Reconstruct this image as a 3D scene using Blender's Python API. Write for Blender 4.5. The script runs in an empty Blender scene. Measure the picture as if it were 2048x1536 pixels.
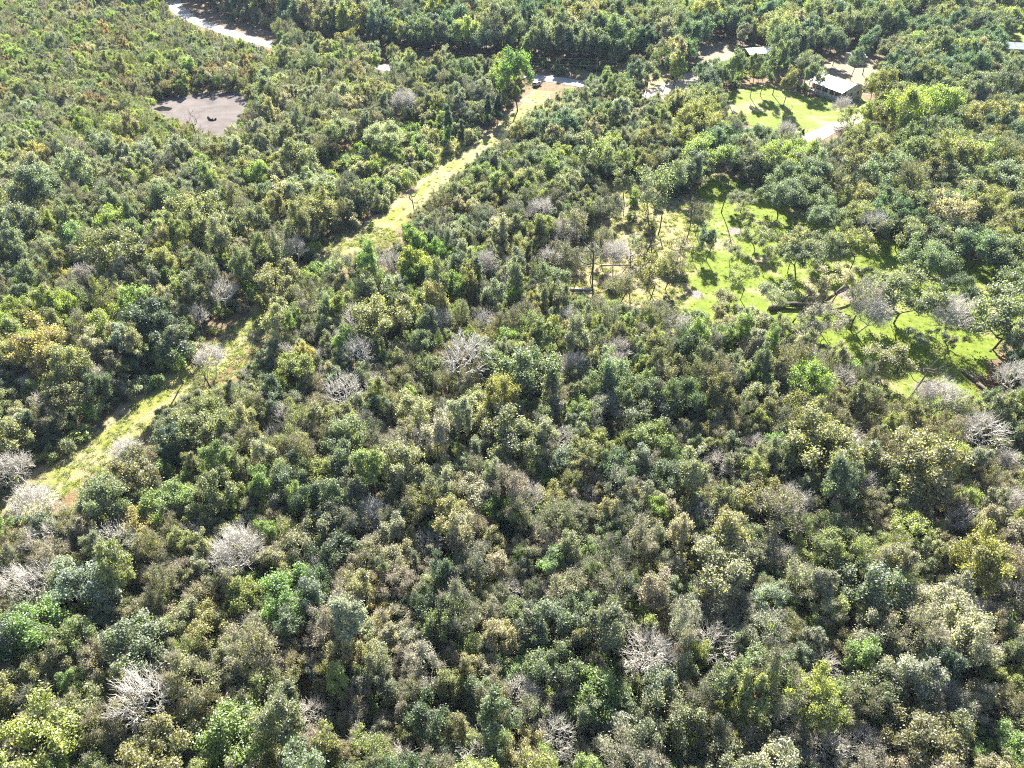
import bpy, math, random
import numpy as np
from mathutils import Vector, Matrix
from mathutils.geometry import tessellate_polygon

# ------------------------------------------------------------------ camera, sky, sun, exposure
SC = bpy.context.scene
COL = SC.collection
RAD = math.radians
FPX, CAM_H, PITCH = 1421.0, 90.0, RAD(40.0)
SUN_AZ, SUN_EL = RAD(3.0), RAD(37.0)

cam = bpy.data.objects.new('camera', bpy.data.cameras.new('camera'))
COL.objects.link(cam)
cam.location = (0, 0, CAM_H)
cam.rotation_euler = (math.pi / 2 - PITCH, 0, 0)
cam.data.sensor_fit = 'HORIZONTAL'
cam.data.sensor_width = 36.0
cam.data.lens = 36.0 * FPX / 2048.0
cam.data.clip_start, cam.data.clip_end = 0.5, 5000.0
SC.camera = cam

world = bpy.data.worlds.new('World')
SC.world = world
world.use_nodes = True
wn = world.node_tree
sky = wn.nodes.new('ShaderNodeTexSky')
sky.sky_type = 'NISHITA'
sky.sun_disc = False
sky.sun_elevation, sky.sun_rotation = SUN_EL, SUN_AZ
wn.links.new(sky.outputs[0], wn.nodes['Background'].inputs[0])
wn.nodes['Background'].inputs[1].default_value = 0.055

sun = bpy.data.objects.new('sun', bpy.data.lights.new('sun', 'SUN'))
COL.objects.link(sun)
sun.data.energy = 5.0
sun.data.angle = RAD(0.5)
sun.data.color = (1.0, 0.94, 0.82)
SDIR = Vector((math.sin(SUN_AZ) * math.cos(SUN_EL), math.cos(SUN_AZ) * math.cos(SUN_EL), math.sin(SUN_EL)))
sun.rotation_euler = SDIR.to_track_quat('Z', 'Y').to_euler()
sun.location = (0, 0, 300)

SC.view_settings.view_transform = 'Standard'
SC.view_settings.look = 'None'
SC.view_settings.gamma = 1.0
SC.view_settings.exposure = 2.4
cy = SC.cycles
cy.use_denoising = False
cy.max_bounces, cy.diffuse_bounces, cy.glossy_bounces = 7, 4, 2
cy.transmission_bounces, cy.transparent_max_bounces, cy.volume_bounces = 3, 4, 0
cy.caustics_reflective = cy.caustics_refractive = False
cy.filter_width = 1.1

# ------------------------------------------------------------------ picture <-> ground
CP, SP = math.cos(PITCH), math.sin(PITCH)

def g(px, py, z=0.0):
    """where the photograph's pixel (2048 x 1536) meets the level z"""
    u, v = (px - 1024) / FPX, (768 - py) / FPX
    d = (u, CP + v * SP, -SP + v * CP)
    t = (z - CAM_H) / d[2]
    return (d[0] * t, d[1] * t)

def px(x, y, z):
    zc = y * CP + (CAM_H - z) * SP
    if zc < 1: return (-9999, -9999, 1)
    yc = y * SP - (CAM_H - z) * CP
    return (1024 + FPX * x / zc, 768 - FPX * yc / zc, zc)

def inside(p, poly):
    x, y = p; c = False; j = len(poly) - 1
    for i in range(len(poly)):
        xi, yi = poly[i]; xj, yj = poly[j]
        if (yi > y) != (yj > y) and x < (xj - xi) * (y - yi) / (yj - yi) + xi: c = not c
        j = i
    return c

# ------------------------------------------------------------------ materials
class NT:
    def __init__(s, name):
        s.m = bpy.data.materials.new(name); s.m.use_nodes = True
        s.t = s.m.node_tree; s.t.nodes.clear()
        s.out = s.t.nodes.new('ShaderNodeOutputMaterial')
    def n(s, kind, **kw):
        nd = s.t.nodes.new(kind)
        for k, v in kw.items():
            if k.startswith('i_'):
                key = k[2:]; key = int(key) if key.isdigit() else key.replace('_', ' ')
                if isinstance(v, bpy.types.NodeSocket): s.t.links.new(v, nd.inputs[key])
                else: nd.inputs[key].default_value = v
            else: setattr(nd, k, v)
        return nd
    def link(s, a, b): s.t.links.new(a, b)
    def mix(s, f, a, b, mode='MIX'):
        nd = s.t.nodes.new('ShaderNodeMix'); nd.data_type = 'RGBA'; nd.blend_type = mode
        for k, v in ((0, f), (6, a), (7, b)):
            if isinstance(v, bpy.types.NodeSocket): s.t.links.new(v, nd.inputs[k])
            else: nd.inputs[k].default_value = v if k == 0 or len(v) == 4 else (*v, 1)
        return nd.outputs[2]
    def noise(s, scale, detail=4, rough=0.6, dist=0.0, vec=None):
        nd = s.n('ShaderNodeTexNoise'); nd.inputs['Scale'].default_value = scale
        nd.inputs['Detail'].default_value = detail; nd.inputs['Roughness'].default_value = rough
        nd.inputs['Distortion'].default_value = dist
        s.link(vec or s.coord(), nd.inputs['Vector'])
        return nd.outputs[0]
    def coord(s):
        if not hasattr(s, '_c'): s._c = s.n('ShaderNodeTexCoord').outputs['Object']
        return s._c
    def ramp(s, f, *stops):
        nd = s.n('ShaderNodeValToRGB'); s.link(f, nd.inputs[0])
        e = nd.color_ramp.elements
        while len(e) < len(stops): e.new(0.5)
        for el, (p, c) in zip(e, stops):
            el.position = p; el.color = (*c, 1) if hasattr(c, '__len__') else (c, c, c, 1)
        return nd.outputs[0]
    def math(s, op, a, b=0.0):
        nd = s.n('ShaderNodeMath', operation=op)
        for k, v in ((0, a), (1, b)):
            if isinstance(v, bpy.types.NodeSocket): s.link(v, nd.inputs[k])
            else: nd.inputs[k].default_value = v
        return nd.outputs[0]
    def surface(s, color, rough=0.85, bump=None, strength=0.4, dist=0.1, spec=0.2, metal=0.0):
        p = s.n('ShaderNodeBsdfPrincipled')
        if isinstance(color, bpy.types.NodeSocket): s.link(color, p.inputs['Base Color'])
        else: p.inputs['Base Color'].default_value = (*color, 1)
        p.inputs['Roughness'].default_value = rough
        p.inputs['Specular IOR Level'].default_value = spec
        p.inputs['Metallic'].default_value = metal
        if bump is not None:
            b = s.n('ShaderNodeBump'); b.inputs['Strength'].default_value = strength; b.inputs['Distance'].default_value = dist
            s.link(bump, b.inputs['Height']); s.link(b.outputs[0], p.inputs['Normal'])
        s.link(p.outputs[0], s.out.inputs[0])
        return s.m

def leaf_material(name, gloss=0.06, trans=0.56):
    n = NT(name)
    tint = n.n('ShaderNodeAttribute', attribute_name='tint', attribute_type='INSTANCER').outputs['Color']
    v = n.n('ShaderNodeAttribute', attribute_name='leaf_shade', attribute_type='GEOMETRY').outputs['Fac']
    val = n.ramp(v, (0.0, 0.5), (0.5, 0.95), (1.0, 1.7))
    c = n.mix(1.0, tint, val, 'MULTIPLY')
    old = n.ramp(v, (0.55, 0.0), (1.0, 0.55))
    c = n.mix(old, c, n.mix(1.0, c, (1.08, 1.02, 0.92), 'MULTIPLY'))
    d = n.n('ShaderNodeBsdfDiffuse'); n.link(c, d.inputs[0])
    tc = n.mix(1.0, c, (1.32, 1.52, 0.68), 'MULTIPLY')
    t = n.n('ShaderNodeBsdfTranslucent'); n.link(tc, t.inputs[0])
    m1 = n.n('ShaderNodeMixShader', i_0=trans); n.link(d.outputs[0], m1.inputs[1]); n.link(t.outputs[0], m1.inputs[2])
    gl = n.n('ShaderNodeBsdfGlossy', i_Roughness=0.6); gl.inputs[0].default_value = (0.85, 0.9, 0.95, 1)
    m2 = n.n('ShaderNodeMixShader', i_0=gloss); n.link(m1.outputs[0], m2.inputs[1]); n.link(gl.outputs[0], m2.inputs[2])
    n.link(m2.outputs[0], n.out.inputs[0])
    return n.m

def bark_material(name, dark, pale, scale=1.6):
    n = NT(name)
    f = n.noise(scale, 6, 0.7)
    c = n.ramp(f, (0.32, dark), (0.68, pale))
    return n.surface(c, 0.9, n.noise(6, 4), 0.5, 0.05)

M = {}
M['leaf'] = leaf_material('leaves')
M['leaf_matt'] = leaf_material('dry_leaves', 0.03, 0.45)
M['bark'] = bark_material('dark_bark', (0.035, 0.028, 0.024), (0.16, 0.135, 0.11))
M['twig'] = bark_material('grey_twigs', (0.20, 0.17, 0.14), (0.42, 0.37, 0.32), 0.8)
M['dead'] = bark_material('bleached_wood', (0.40, 0.375, 0.34), (0.72, 0.69, 0.64), 0.9)

n = NT('forest_floor')
f1, f2, f3 = n.noise(0.05, 5), n.noise(0.6, 6, 0.7), n.noise(3.5, 4, 0.7)
c = n.ramp(f2, (0.30, (0.05, 0.04, 0.025)), (0.48, (0.13, 0.10, 0.06)), (0.60, (0.20, 0.16, 0.11)), (0.74, (0.09, 0.11, 0.035)))
c = n.mix(n.ramp(f1, (0.42, 0.0), (0.62, 0.7)), c, n.ramp(f3, (0.35, (0.16, 0.085, 0.04)), (0.65, (0.22, 0.16, 0.10))))
M['floor'] = n.surface(c, 0.95, f3, 0.8, 0.3)

def grass_mat(name, cols, tan, tanlo, tanhi, scale=0.09):
    n = NT(name)
    a, b, c3 = n.noise(scale, 5, 0.62, 0.6), n.noise(0.55, 5, 0.7), n.noise(5, 3, 0.7)
    gc = n.ramp(b, (0.3, cols[0]), (0.5, cols[1]), (0.7, cols[2]))
    tc = n.ramp(b, (0.3, tan[0]), (0.7, tan[1]))
    c = n.mix(n.ramp(a, (tanlo, 0.0), (tanhi, 1.0)), gc, tc)
    c = n.mix(1.0, c, n.ramp(c3, (0.25, 0.72), (0.75, 1.25)), 'MULTIPLY')
    return n.surface(c, 0.9, c3, 0.7, 0.15)
LIME = ((0.075, 0.115, 0.010), (0.120, 0.165, 0.014), (0.170, 0.205, 0.030))
M['lawn'] = grass_mat('mown_lawn', LIME, ((0.19, 0.16, 0.095), (0.26, 0.22, 0.14)), 0.52, 0.68)
M['meadow'] = grass_mat('dry_meadow', ((0.13, 0.14, 0.035), (0.18, 0.175, 0.05), (0.22, 0.21, 0.08)), ((0.20, 0.155, 0.095), (0.29, 0.235, 0.165)), 0.40, 0.56, 0.14)
M['yard'] = grass_mat('yard_grass', LIME, ((0.21, 0.20, 0.095), (0.28, 0.255, 0.155)), 0.49, 0.63, 0.07)

n = NT('mown_strip')
at = n.n('ShaderNodeAttribute', attribute_name='across', attribute_type='GEOMETRY').outputs['Fac']
al = n.n('ShaderNodeAttribute', attribute_name='along', attribute_type='GEOMETRY').outputs['Fac']
nb, nc, nd_ = n.noise(0.12, 4, 0.6), n.noise(0.8, 5, 0.7), n.noise(4.5, 3, 0.7)
ac = n.math('ADD', at, n.math('MULTIPLY', n.math('SUBTRACT', nc, 0.5), 0.22))
gcol = n.ramp(nc, (0.3, (0.10, 0.13, 0.018)), (0.55, (0.19, 0.21, 0.035)), (0.72, (0.26, 0.24, 0.10)))
pale = n.ramp(nd_, (0.3, (0.20, 0.17, 0.095)), (0.7, (0.29, 0.25, 0.17)))
soil = n.ramp(nc, (0.3, (0.11, 0.065, 0.036)), (0.6, (0.19, 0.125, 0.075)), (0.8, (0.25, 0.20, 0.115)))
c = n.mix(n.ramp(ac, (0.10, 1.0), (0.20, 0.15), (0.44, 0.1), (0.50, 0.9), (0.56, 0.15), (0.70, 0.25)), gcol, pale)
c = n.mix(n.ramp(nb, (0.44, 0.0), (0.58, 0.75)), c, pale)
near = n.ramp(al, (0.42, 0.0), (0.55, 1.0))
c = n.mix(n.math('MULTIPLY', near, n.ramp(ac, (0.66, 0.0), (0.74, 0.95), (0.86, 0.9), (0.95, 0.3))), c, soil)
M['strip'] = n.surface(c, 0.95, nd_, 0.9, 0.25)

n = NT('road_surface')
c = n.ramp(n.noise(0.5, 5), (0.3, (0.25, 0.245, 0.24)), (0.7, (0.32, 0.315, 0.305)))
M['road'] = n.surface(c, 0.8, n.noise(12, 3), 0.3, 0.03)
n = NT('sandy_drive')
c = n.ramp(n.noise(0.5, 6, 0.7), (0.3, (0.20, 0.17, 0.12)), (0.5, (0.31, 0.275, 0.23)), (0.75, (0.37, 0.335, 0.285)))
M['drive'] = n.surface(c, 0.95, n.noise(4, 4), 0.5, 0.1)
n = NT('dry_mud')
a, b = n.noise(0.11, 5, 0.6, 1.0), n.noise(1.3, 5, 0.7)
c = n.ramp(a, (0.3, (0.065, 0.057, 0.058)), (0.5, (0.105, 0.09, 0.088)), (0.7, (0.14, 0.12, 0.112)))
c = n.mix(1.0, c, n.ramp(b, (0.3, 0.85), (0.7, 1.12)), 'MULTIPLY')
M['mud'] = n.surface(c, 0.95, b, 0.4, 0.1)
n = NT('bare_soil')
c = n.ramp(n.noise(0.35, 6, 0.7), (0.3, (0.13, 0.105, 0.075)), (0.5, (0.21, 0.17, 0.13)), (0.72, (0.17, 0.165, 0.07)))
M['soil'] = n.surface(c, 0.95, n.noise(3, 4), 0.5, 0.1)
n = NT('ash'); M['ash'] = n.surface(n.ramp(n.noise(2, 5), (0.35, (0.12, 0.10, 0.09)), (0.7, (0.26, 0.22, 0.21))), 0.95)
n = NT('pool'); M['pool'] = n.surface((0.012, 0.013, 0.012), 0.12, n.noise(3, 2), 0.05, 0.02, 0.5)

def flat(name, col, rough=0.6, var=0.12, scale=3.0, spec=0.3, metal=0.0):
    n = NT(name); f = n.noise(scale, 4)
    lo = tuple(v * (1 - var) for v in col); hi = tuple(min(v * (1 + var), 0.95) for v in col)
    return n.surface(n.ramp(f, (0.3, lo), (0.7, hi)), rough, None, spec=spec, metal=metal)

# ------------------------------------------------------------------ mesh helpers
def mesh_np(name, V, Fc, mats, mi=None, shade=None, smooth=False):
    """V (n,3); Fc list of index arrays (m,k); mi per face material index"""
    me = bpy.data.meshes.new(name)
    V = np.asarray(V, dtype=np.float32)
    me.vertices.add(len(V)); me.vertices.foreach_set('co', V.ravel())
    loops = np.concatenate([f.ravel() for f in Fc]).astype(np.int32)
    sizes = np.concatenate([np.full(len(f), f.shape[1]) for f in Fc]).astype(np.int32)
    me.loops.add(len(loops)); me.loops.foreach_set('vertex_index', loops)
    me.polygons.add(len(sizes))
    st = np.zeros(len(sizes), dtype=np.int32); st[1:] = np.cumsum(sizes)[:-1]
    me.polygons.foreach_set('loop_start', st)
    if mi is not None: me.polygons.foreach_set('material_index', np.asarray(mi, dtype=np.int32))
    if smooth: me.polygons.foreach_set('use_smooth', np.ones(len(sizes), dtype=bool))
    if shade is not None:
        a = me.attributes.new('leaf_shade', 'FLOAT', 'FACE'); a.data.foreach_set('value', np.asarray(shade, dtype=np.float32))
    for m in mats: me.materials.append(m)
    me.update(calc_edges=True)
    return me

def tubes(segs, k):
    """segs (n,8): p0 p1 r0 r1 -> verts, quads"""
    segs = np.asarray(segs, dtype=np.float64)
    if len(segs) == 0: return np.zeros((0, 3)), np.zeros((0, 4), int)
    p0, p1, r0, r1 = segs[:, 0:3], segs[:, 3:6], segs[:, 6], segs[:, 7]
    d = p1 - p0; d /= np.linalg.norm(d, axis=1)[:, None] + 1e-9
    up = np.where(np.abs(d[:, 2:3]) > 0.9, np.array([[1.0, 0, 0]]), np.array([[0, 0, 1.0]]))
    a = np.cross(d, up); a /= np.linalg.norm(a, axis=1)[:, None]; b = np.cross(d, a)
    n_ = len(segs); ang = np.arange(k) * 2 * math.pi / k
    ca, sa = np.cos(ang), np.sin(ang)
    ring = a[:, None, :] * ca[None, :, None] + b[:, None, :] * sa[None, :, None]
    v = np.concatenate([p0[:, None, :] + ring * r0[:, None, None], p1[:, None, :] + ring * r1[:, None, None]], axis=1)
    base = (np.arange(n_) * 2 * k)[:, None]
    i = np.arange(k); j = (i + 1) % k
    q = np.stack([base + i, base + j, base + k + j, base + k + i], axis=2).reshape(-1, 4)
    return v.reshape(-1, 3), q

def unit(v): return v / (np.linalg.norm(v, axis=-1, keepdims=True) + 1e-9)

def cards(rng, P, outw, size, up=0.55, rnd=0.8, aspect=0.55):
    n_ = len(P)
    nrm = unit(outw * 0.5 + np.array([0, 0, up]) + rng.normal(0, rnd, (n_, 3)))
    a = unit(np.cross(nrm, rng.normal(0, 1, (n_, 3)))); b = np.cross(nrm, a)
    s = size * rng.uniform(0.65, 1.35, n_)[:, None]
    w = s * aspect * rng.uniform(0.8, 1.2, n_)[:, None]
    V = np.stack([P - a * s, P + b * w - a * s * 0.1, P + a * s, P - b * w + a * s * 0.1], axis=1).reshape(-1, 3)
    return V, np.arange(n_ * 4).reshape(-1, 4)

def grow(rng, targets, trunk, r_tip=0.035, wob=0.10, power=0.44, step=0.9):
    """branches that reach every target from a trunk polyline; returns the list of segments"""
    nodes = [np.array(p, float) for p in trunk]; par = [-1] + list(range(len(trunk) - 1))
    arr = np.array(nodes)
    lo = max(1, len(trunk) // 3)
    order = np.argsort(np.linalg.norm(targets - arr[-1], axis=1))
    depth = [0.0] * len(nodes)
    for t in targets[order]:
        A = np.array(nodes)
        dd = np.linalg.norm(A - t, axis=1) + 0.22 * np.array(depth) + np.maximum(0, A[:, 2] - t[2] + 0.4) * 0.9
        dd[:lo] += 50
        i = int(np.argmin(dd)); p = nodes[i]; L = np.linalg.norm(t - p)
        k = max(1, int(L / step)); prev = i
        bow = rng.normal(0, wob, 3) * L
        for s in range(1, k + 1):
            f = s / k
            q = p + (t - p) * f + bow * math.sin(math.pi * f) + (rng.normal(0, wob * 0.35, 3) * min(L, 3) if s < k else 0) + np.array([0, 0, -0.08 * L * math.sin(math.pi * f)])
            nodes.append(q); par.append(prev); depth.append(depth[prev] + L / k * 0.5); prev = len(nodes) - 1
    cnt = np.zeros(len(nodes))
    kids = np.zeros(len(nodes), int)
    for i in range(len(nodes)):
        if par[i] >= 0: kids[par[i]] += 1
    for i in range(len(nodes) - 1, -1, -1):
        if kids[i] == 0: cnt[i] += 1
        if par[i] >= 0: cnt[par[i]] += cnt[i]
    r = r_tip * np.maximum(cnt, 1) ** power
    segs = [[*nodes[par[i]], *nodes[i], min(r[par[i]], r[i] * 1.35), r[i]] for i in range(len(nodes)) if par[i] >= 0]
    return np.array(segs)

def trunk_line(rng, h, lean=0.06, n_=6):
    p = np.zeros((n_, 3)); d = rng.normal(0, lean, 2)
    for i in range(1, n_):
        d = d + rng.normal(0, lean * 0.5, 2)
        p[i] = p[i - 1] + np.array([d[0] * h / n_, d[1] * h / n_, h / (n_ - 1)])
    return p

def twigs(rng, tips, centre, n_, L, r, spread=0.7):
    P = np.repeat(tips, n_, axis=0)
    d = unit(unit(P - centre) + np.array([0, 0, 0.35]) + rng.normal(0, spread, P.shape))
    l = L * rng.uniform(0.5, 1.3, len(P))[:, None]
    mid = P + d * l * 0.5
    d2 = unit(d + rng.normal(0, 0.35, P.shape)); end = mid + d2 * l * 0.5
    rr = np.full((len(P), 1), r)
    return np.concatenate([np.hstack([P, mid, rr, rr * 0.8]), np.hstack([mid, end, rr * 0.8, rr * 0.4])])

def build_tree(seed, kind):
    """-> (trunk mesh, crown mesh or None); metres, base at the origin"""
    rng = np.random.default_rng(seed)
    K = dict(round=dict(H=12, R=4.1, V=3.3, zc=8.2, lobes=19, lr=1.35, cl=12, n=44, sz=0.185, th=5.0, tw=3),
             tall=dict(H=13.5, R=2.7, V=4.5, zc=8.8, lobes=17, lr=1.15, cl=11, n=42, sz=0.18, th=7.5, tw=3),
             twiggy=dict(H=12, R=3.6, V=3.7, zc=8.0, lobes=17, lr=1.3, cl=9, n=18, sz=0.165, th=6.0, tw=8),
             spread=dict(H=12, R=7.2, V=3.0, zc=8.0, lobes=30, lr=1.55, cl=12, n=44, sz=0.20, th=3.0, tw=2),
             open=dict(H=12, R=5.4, V=3.2, zc=8.4, lobes=13, lr=1.3, cl=9, n=36, sz=0.19, th=4.5, tw=5),
             shrub=dict(H=3.6, R=2.2, V=1.6, zc=1.7, lobes=9, lr=0.85, cl=10, n=34, sz=0.17, th=0.7, tw=2),
             cedar=dict(H=13, R=1.5, V=5.6, zc=6.8, lobes=16, lr=0.85, cl=11, n=50, sz=0.18, th=10.5, tw=0))[kind]
    stretch = rng.uniform(0.78, 1.25, 2) if kind not in ('cedar',) else np.ones(2)
    # lobes
    nl = K['lobes']; L = []
    for t in range(4000):
        if len(L) >= nl: break
        d = unit(rng.normal(0, 1, 3)); rr = rng.uniform(0.35, 1.0) ** 0.6
        if d[2] < -0.35 and kind not in ('cedar', 'shrub'): continue
        p = np.array([d[0] * K['R'] * rr * stretch[0], d[1] * K['R'] * rr * stretch[1], K['zc'] + d[2] * K['V'] * rr])
        if kind == 'cedar':
            f = (p[2] - 1.0) / (K['H'] - 1.0)
            p[:2] *= max(0.12, 1.15 - f)
        if kind == 'spread': p[2] += -0.5 + 0.10 * (K['R'] - np.hypot(p[0], p[1]))
        if all(np.linalg.norm((p - q) * np.array([1, 1, 1.25])) > K['lr'] * (1.02 if kind != 'cedar' else 0.6) for q in L): L.append(p)
    L = np.array(L)
    if kind not in ('cedar', 'shrub'): L += rng.normal(0, 1, L.shape) * np.array([0.55, 0.55, 0.75])
    L[:, :2] += rng.normal(0, 0.5 if kind not in ('cedar', 'shrub') else 0.1, 2)
    ctr = np.array([0, 0, K['zc'] - 1.0])
    # clumps
    C, CL = [], []
    for q in L:
        lr = K['lr'] * rng.uniform(0.6, 1.4)
        d = unit(rng.normal(0, 1, (K['cl'] * 2, 3)) + 0.55 * unit(q - ctr) + np.array([0, 0, 0.45]))
        d = d[:int(K['cl'] * rng.uniform(0.45, 1.25)) + 2]
        C.append(q + d * lr * rng.uniform(0.45, 1.0, (len(d), 1)) * np.array([0.9, 0.9, 1.0])); CL += [rng.uniform()] * len(d)
    C = np.concatenate(C); CL = np.array(CL)
    C[:, 2] = np.maximum(C[:, 2], 0.35)
    nT = 3 if kind == 'shrub' else 1
    if kind == 'shrub':
        tr = np.array([[0, 0, 0], [0, 0, 0.25], [0.05, 0, 0.6]])
    else:
        tr = trunk_line(rng, K['th'], 0.10 if kind in ('round', 'tall', 'cedar') else 0.2)
    segL = grow(rng, np.concatenate([L, C[rng.choice(len(C), len(C) // 3, replace=False)]]), tr, 0.034 if kind != 'shrub' else 0.02)
    thick = np.maximum(segL[:, 6], segL[:, 7])
    big = segL[thick > 0.055] if kind != 'shrub' else segL
    small = segL[thick <= 0.055] if kind != 'shrub' else segL[:0]
    # flare at the foot
    base = np.array([[0, 0, -0.3, *tr[1] * 0.35, big[0, 6] * 1.6, big[0, 6] * 1.02]])
    tv, tf = tubes(np.concatenate([base, big]), 6)
    trunk = mesh_np('trunk', tv, [tf], [M['bark']], smooth=True)
    # leaves
    n_ = K['n']; P = np.repeat(C, n_, axis=0)
    cs = 0.62 * (K['lr'] / 1.6) * rng.uniform(0.7, 1.25, len(C))
    P = P + rng.normal(0, 1, P.shape) * np.repeat(cs, n_)[:, None] * np.array([0.85, 0.85, 0.85])
    ow = unit(P - np.repeat(C, n_, axis=0) + 0.4 * (P - ctr) / K['R'])
    lv, lf = cards(rng, P, ow, K['sz'])
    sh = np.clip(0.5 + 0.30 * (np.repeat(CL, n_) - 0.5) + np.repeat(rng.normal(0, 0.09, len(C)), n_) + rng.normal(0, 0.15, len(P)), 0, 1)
    tw = twigs(rng, C, ctr, K['tw'], 1.3 if kind == 'twiggy' else 0.9, 0.022) if K['tw'] else np.zeros((0, 8))
    sm = np.concatenate([small, tw])
    wv, wf = tubes(sm, 3)
    V = np.concatenate([lv, wv]); F = [lf, wf + len(lv)]
    mi = np.concatenate([np.zeros(len(lf)), np.ones(len(wf))])
    shv = np.concatenate([sh, np.full(len(wf), 0.5)])
    twm = M['twig'] if kind in ('twiggy', 'open', 'tall') else M['bark']
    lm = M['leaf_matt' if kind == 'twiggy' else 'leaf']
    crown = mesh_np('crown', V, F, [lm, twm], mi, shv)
    both = mesh_np('tree', np.concatenate([V, tv]), F + [tf + len(V)], [lm, twm, M['bark']], np.concatenate([mi, np.full(len(tf), 2)]), np.concatenate([shv, np.full(len(tf), 0.5)]))
    return trunk, crown, both

def build_bare(seed, kind):
    rng = np.random.default_rng(seed)
    H, R, nt = dict(dead=(11, 4.2, 70), snag=(10, 2.4, 16), fine=(10, 4.0, 95))[kind]
    d = unit(rng.normal(0, 1, (nt, 3)) + np.array([0, 0, 0.35]))
    d[:, 2] = np.abs(d[:, 2]) * 1.0
    rr = rng.uniform(0.35, 1.0, (nt, 1)) ** 0.6
    T = d * rr * np.array([R, R, H * 0.45]) + np.array([0, 0, H * 0.52]) + np.append(rng.normal(0, 0.7, 2), 0)
    tr = trunk_line(rng, H * (0.42 if kind != 'snag' else 0.8), 0.22, 6)
    seg = grow(rng, T, tr, 0.035 if kind != 'snag' else 0.05, 0.14, 0.45, 0.8)
    th = np.maximum(seg[:, 6], seg[:, 7]); big, small = seg[th > 0.06], seg[th <= 0.06]
    base = np.array([[0, 0, -0.3, *tr[1] * 0.35, big[0, 6] * 1.6, big[0, 6]]])
    mat = M['dead'] if kind != 'snag' else M['bark']
    tv, tf = tubes(np.concatenate([base, big]), 6)
    trunk = mesh_np('trunk', tv, [tf], [mat], smooth=True)
    ctr = np.array([0, 0, H * 0.45])
    tw = twigs(rng, T, ctr, dict(dead=5, snag=2, fine=8)[kind], 1.7, 0.04, 0.6)
    tips = tw[len(tw) // 2:, 3:6]
    if kind != 'snag': tw = np.concatenate([tw, twigs(rng, tips, ctr, 2, 0.9, 0.024, 0.6)])
    wv, wf = tubes(np.concatenate([small, tw]), 3)
    both = mesh_np('tree', np.concatenate([wv, tv]), [wf, tf + len(wv)], [mat])
    return trunk, mesh_np('branches', wv, [wf], [mat]), both

def build_palmetto(seed, m):
    rng = np.random.default_rng(seed); V, F, S = [], [], []
    for i in range(16):
        az = rng.uniform(0, 6.28); el = rng.uniform(0.25, 1.2); ln = rng.uniform(0.6, 1.2)
        d = np.array([math.cos(az) * math.cos(el), math.sin(az) * math.cos(el), math.sin(el)])
        side = np.array([-math.sin(az), math.cos(az), 0]); c = d * ln + np.append(rng.normal(0, .2, 2), .1)
        nrm = np.cross(d, side); s = rng.uniform(0.45, 0.75)
        for j in range(9):
            a = (j - 4) * 0.36
            t = d * math.cos(a) + side * math.sin(a); w = np.cross(nrm, t) * 0.06
            b = len(V); V += [c - w * 0.4, c + w * 0.4, c + t * s * 0.6 + w, c + t * s + np.array([0, 0, -0.15]), c + t * s * 0.6 - w]
            F.append([b, b + 1, b + 2, b + 3, b + 4]); S.append(rng.uniform(0.2, 0.8))
    return mesh_np('fronds', np.array(V), [np.array(F)], [m], None, S)

def build_tuft(seed, m, n_=40, h=0.55, r=0.5):
    rng = np.random.default_rng(seed)
    b = np.hstack([rng.normal(0, r * 0.5, (n_, 2)), np.zeros((n_, 1))])
    d = unit(np.hstack([rng.normal(0, 0.5, (n_, 2)), np.ones((n_, 1))])); l = h * rng.uniform(0.5, 1.2, (n_, 1))
    s = unit(np.cross(d, rng.normal(0, 1, (n_, 3)))) * 0.05
    V = np.stack([b - s, b + s, b + d * l + np.hstack([d[:, :2] * l * 0.4, np.zeros((n_, 1))])], axis=1).reshape(-1, 3)
    return mesh_np('tuft', V, [np.arange(n_ * 3).reshape(-1, 3)], [m], None, rng.uniform(0, 1, n_))

# ------------------------------------------------------------------ setting: ground sheets
def fractal(poly, seed, amp=1.2, step=1.5, keep=()):
    rng = np.random.default_rng(seed); out = []
    ph = rng.uniform(0, 6.28, 8); fr = np.array([0.12, 0.27, 0.5, 0.9, 1.6, 2.6, 4.1, 6.0]); am = np.array([1, .8, .6, .45, .3, .22, .16, .1]) * amp
    s = 0.0
    for i in range(len(poly)):
        a, b = np.array(poly[i]), np.array(poly[(i + 1) % len(poly)])
        L = np.linalg.norm(b - a); k = max(1, int(L / step)); nn = np.array([-(b - a)[1], (b - a)[0]]) / (L + 1e-6)
        for j in range(k):
            p = a + (b - a) * j / k
            out.append(p + nn * float((am * np.sin(fr * (s + L * j / k) + ph)).sum()) * 0.6)
        s += L
    return out

def sheet(name, pts, z, mat, kind='structure', **props):
    tri = tessellate_polygon([[Vector((p[0], p[1], 0)) for p in pts]])
    me = bpy.data.meshes.new(name)
    me.from_pydata([(p[0], p[1], z) for p in pts], [], [t if True else t for t in tri])
    me.materials.append(mat); me.update()
    import bmesh
    bm = bmesh.new(); bm.from_mesh(me)
    bmesh.ops.recalc_face_normals(bm, faces=bm.faces)
    for f in bm.faces:
        if f.normal.z < 0: f.normal_flip()
    bm.to_mesh(me); bm.free()
    o = bpy.data.objects.new(name, me); COL.objects.link(o)
    o['kind'] = kind
    return o

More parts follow.
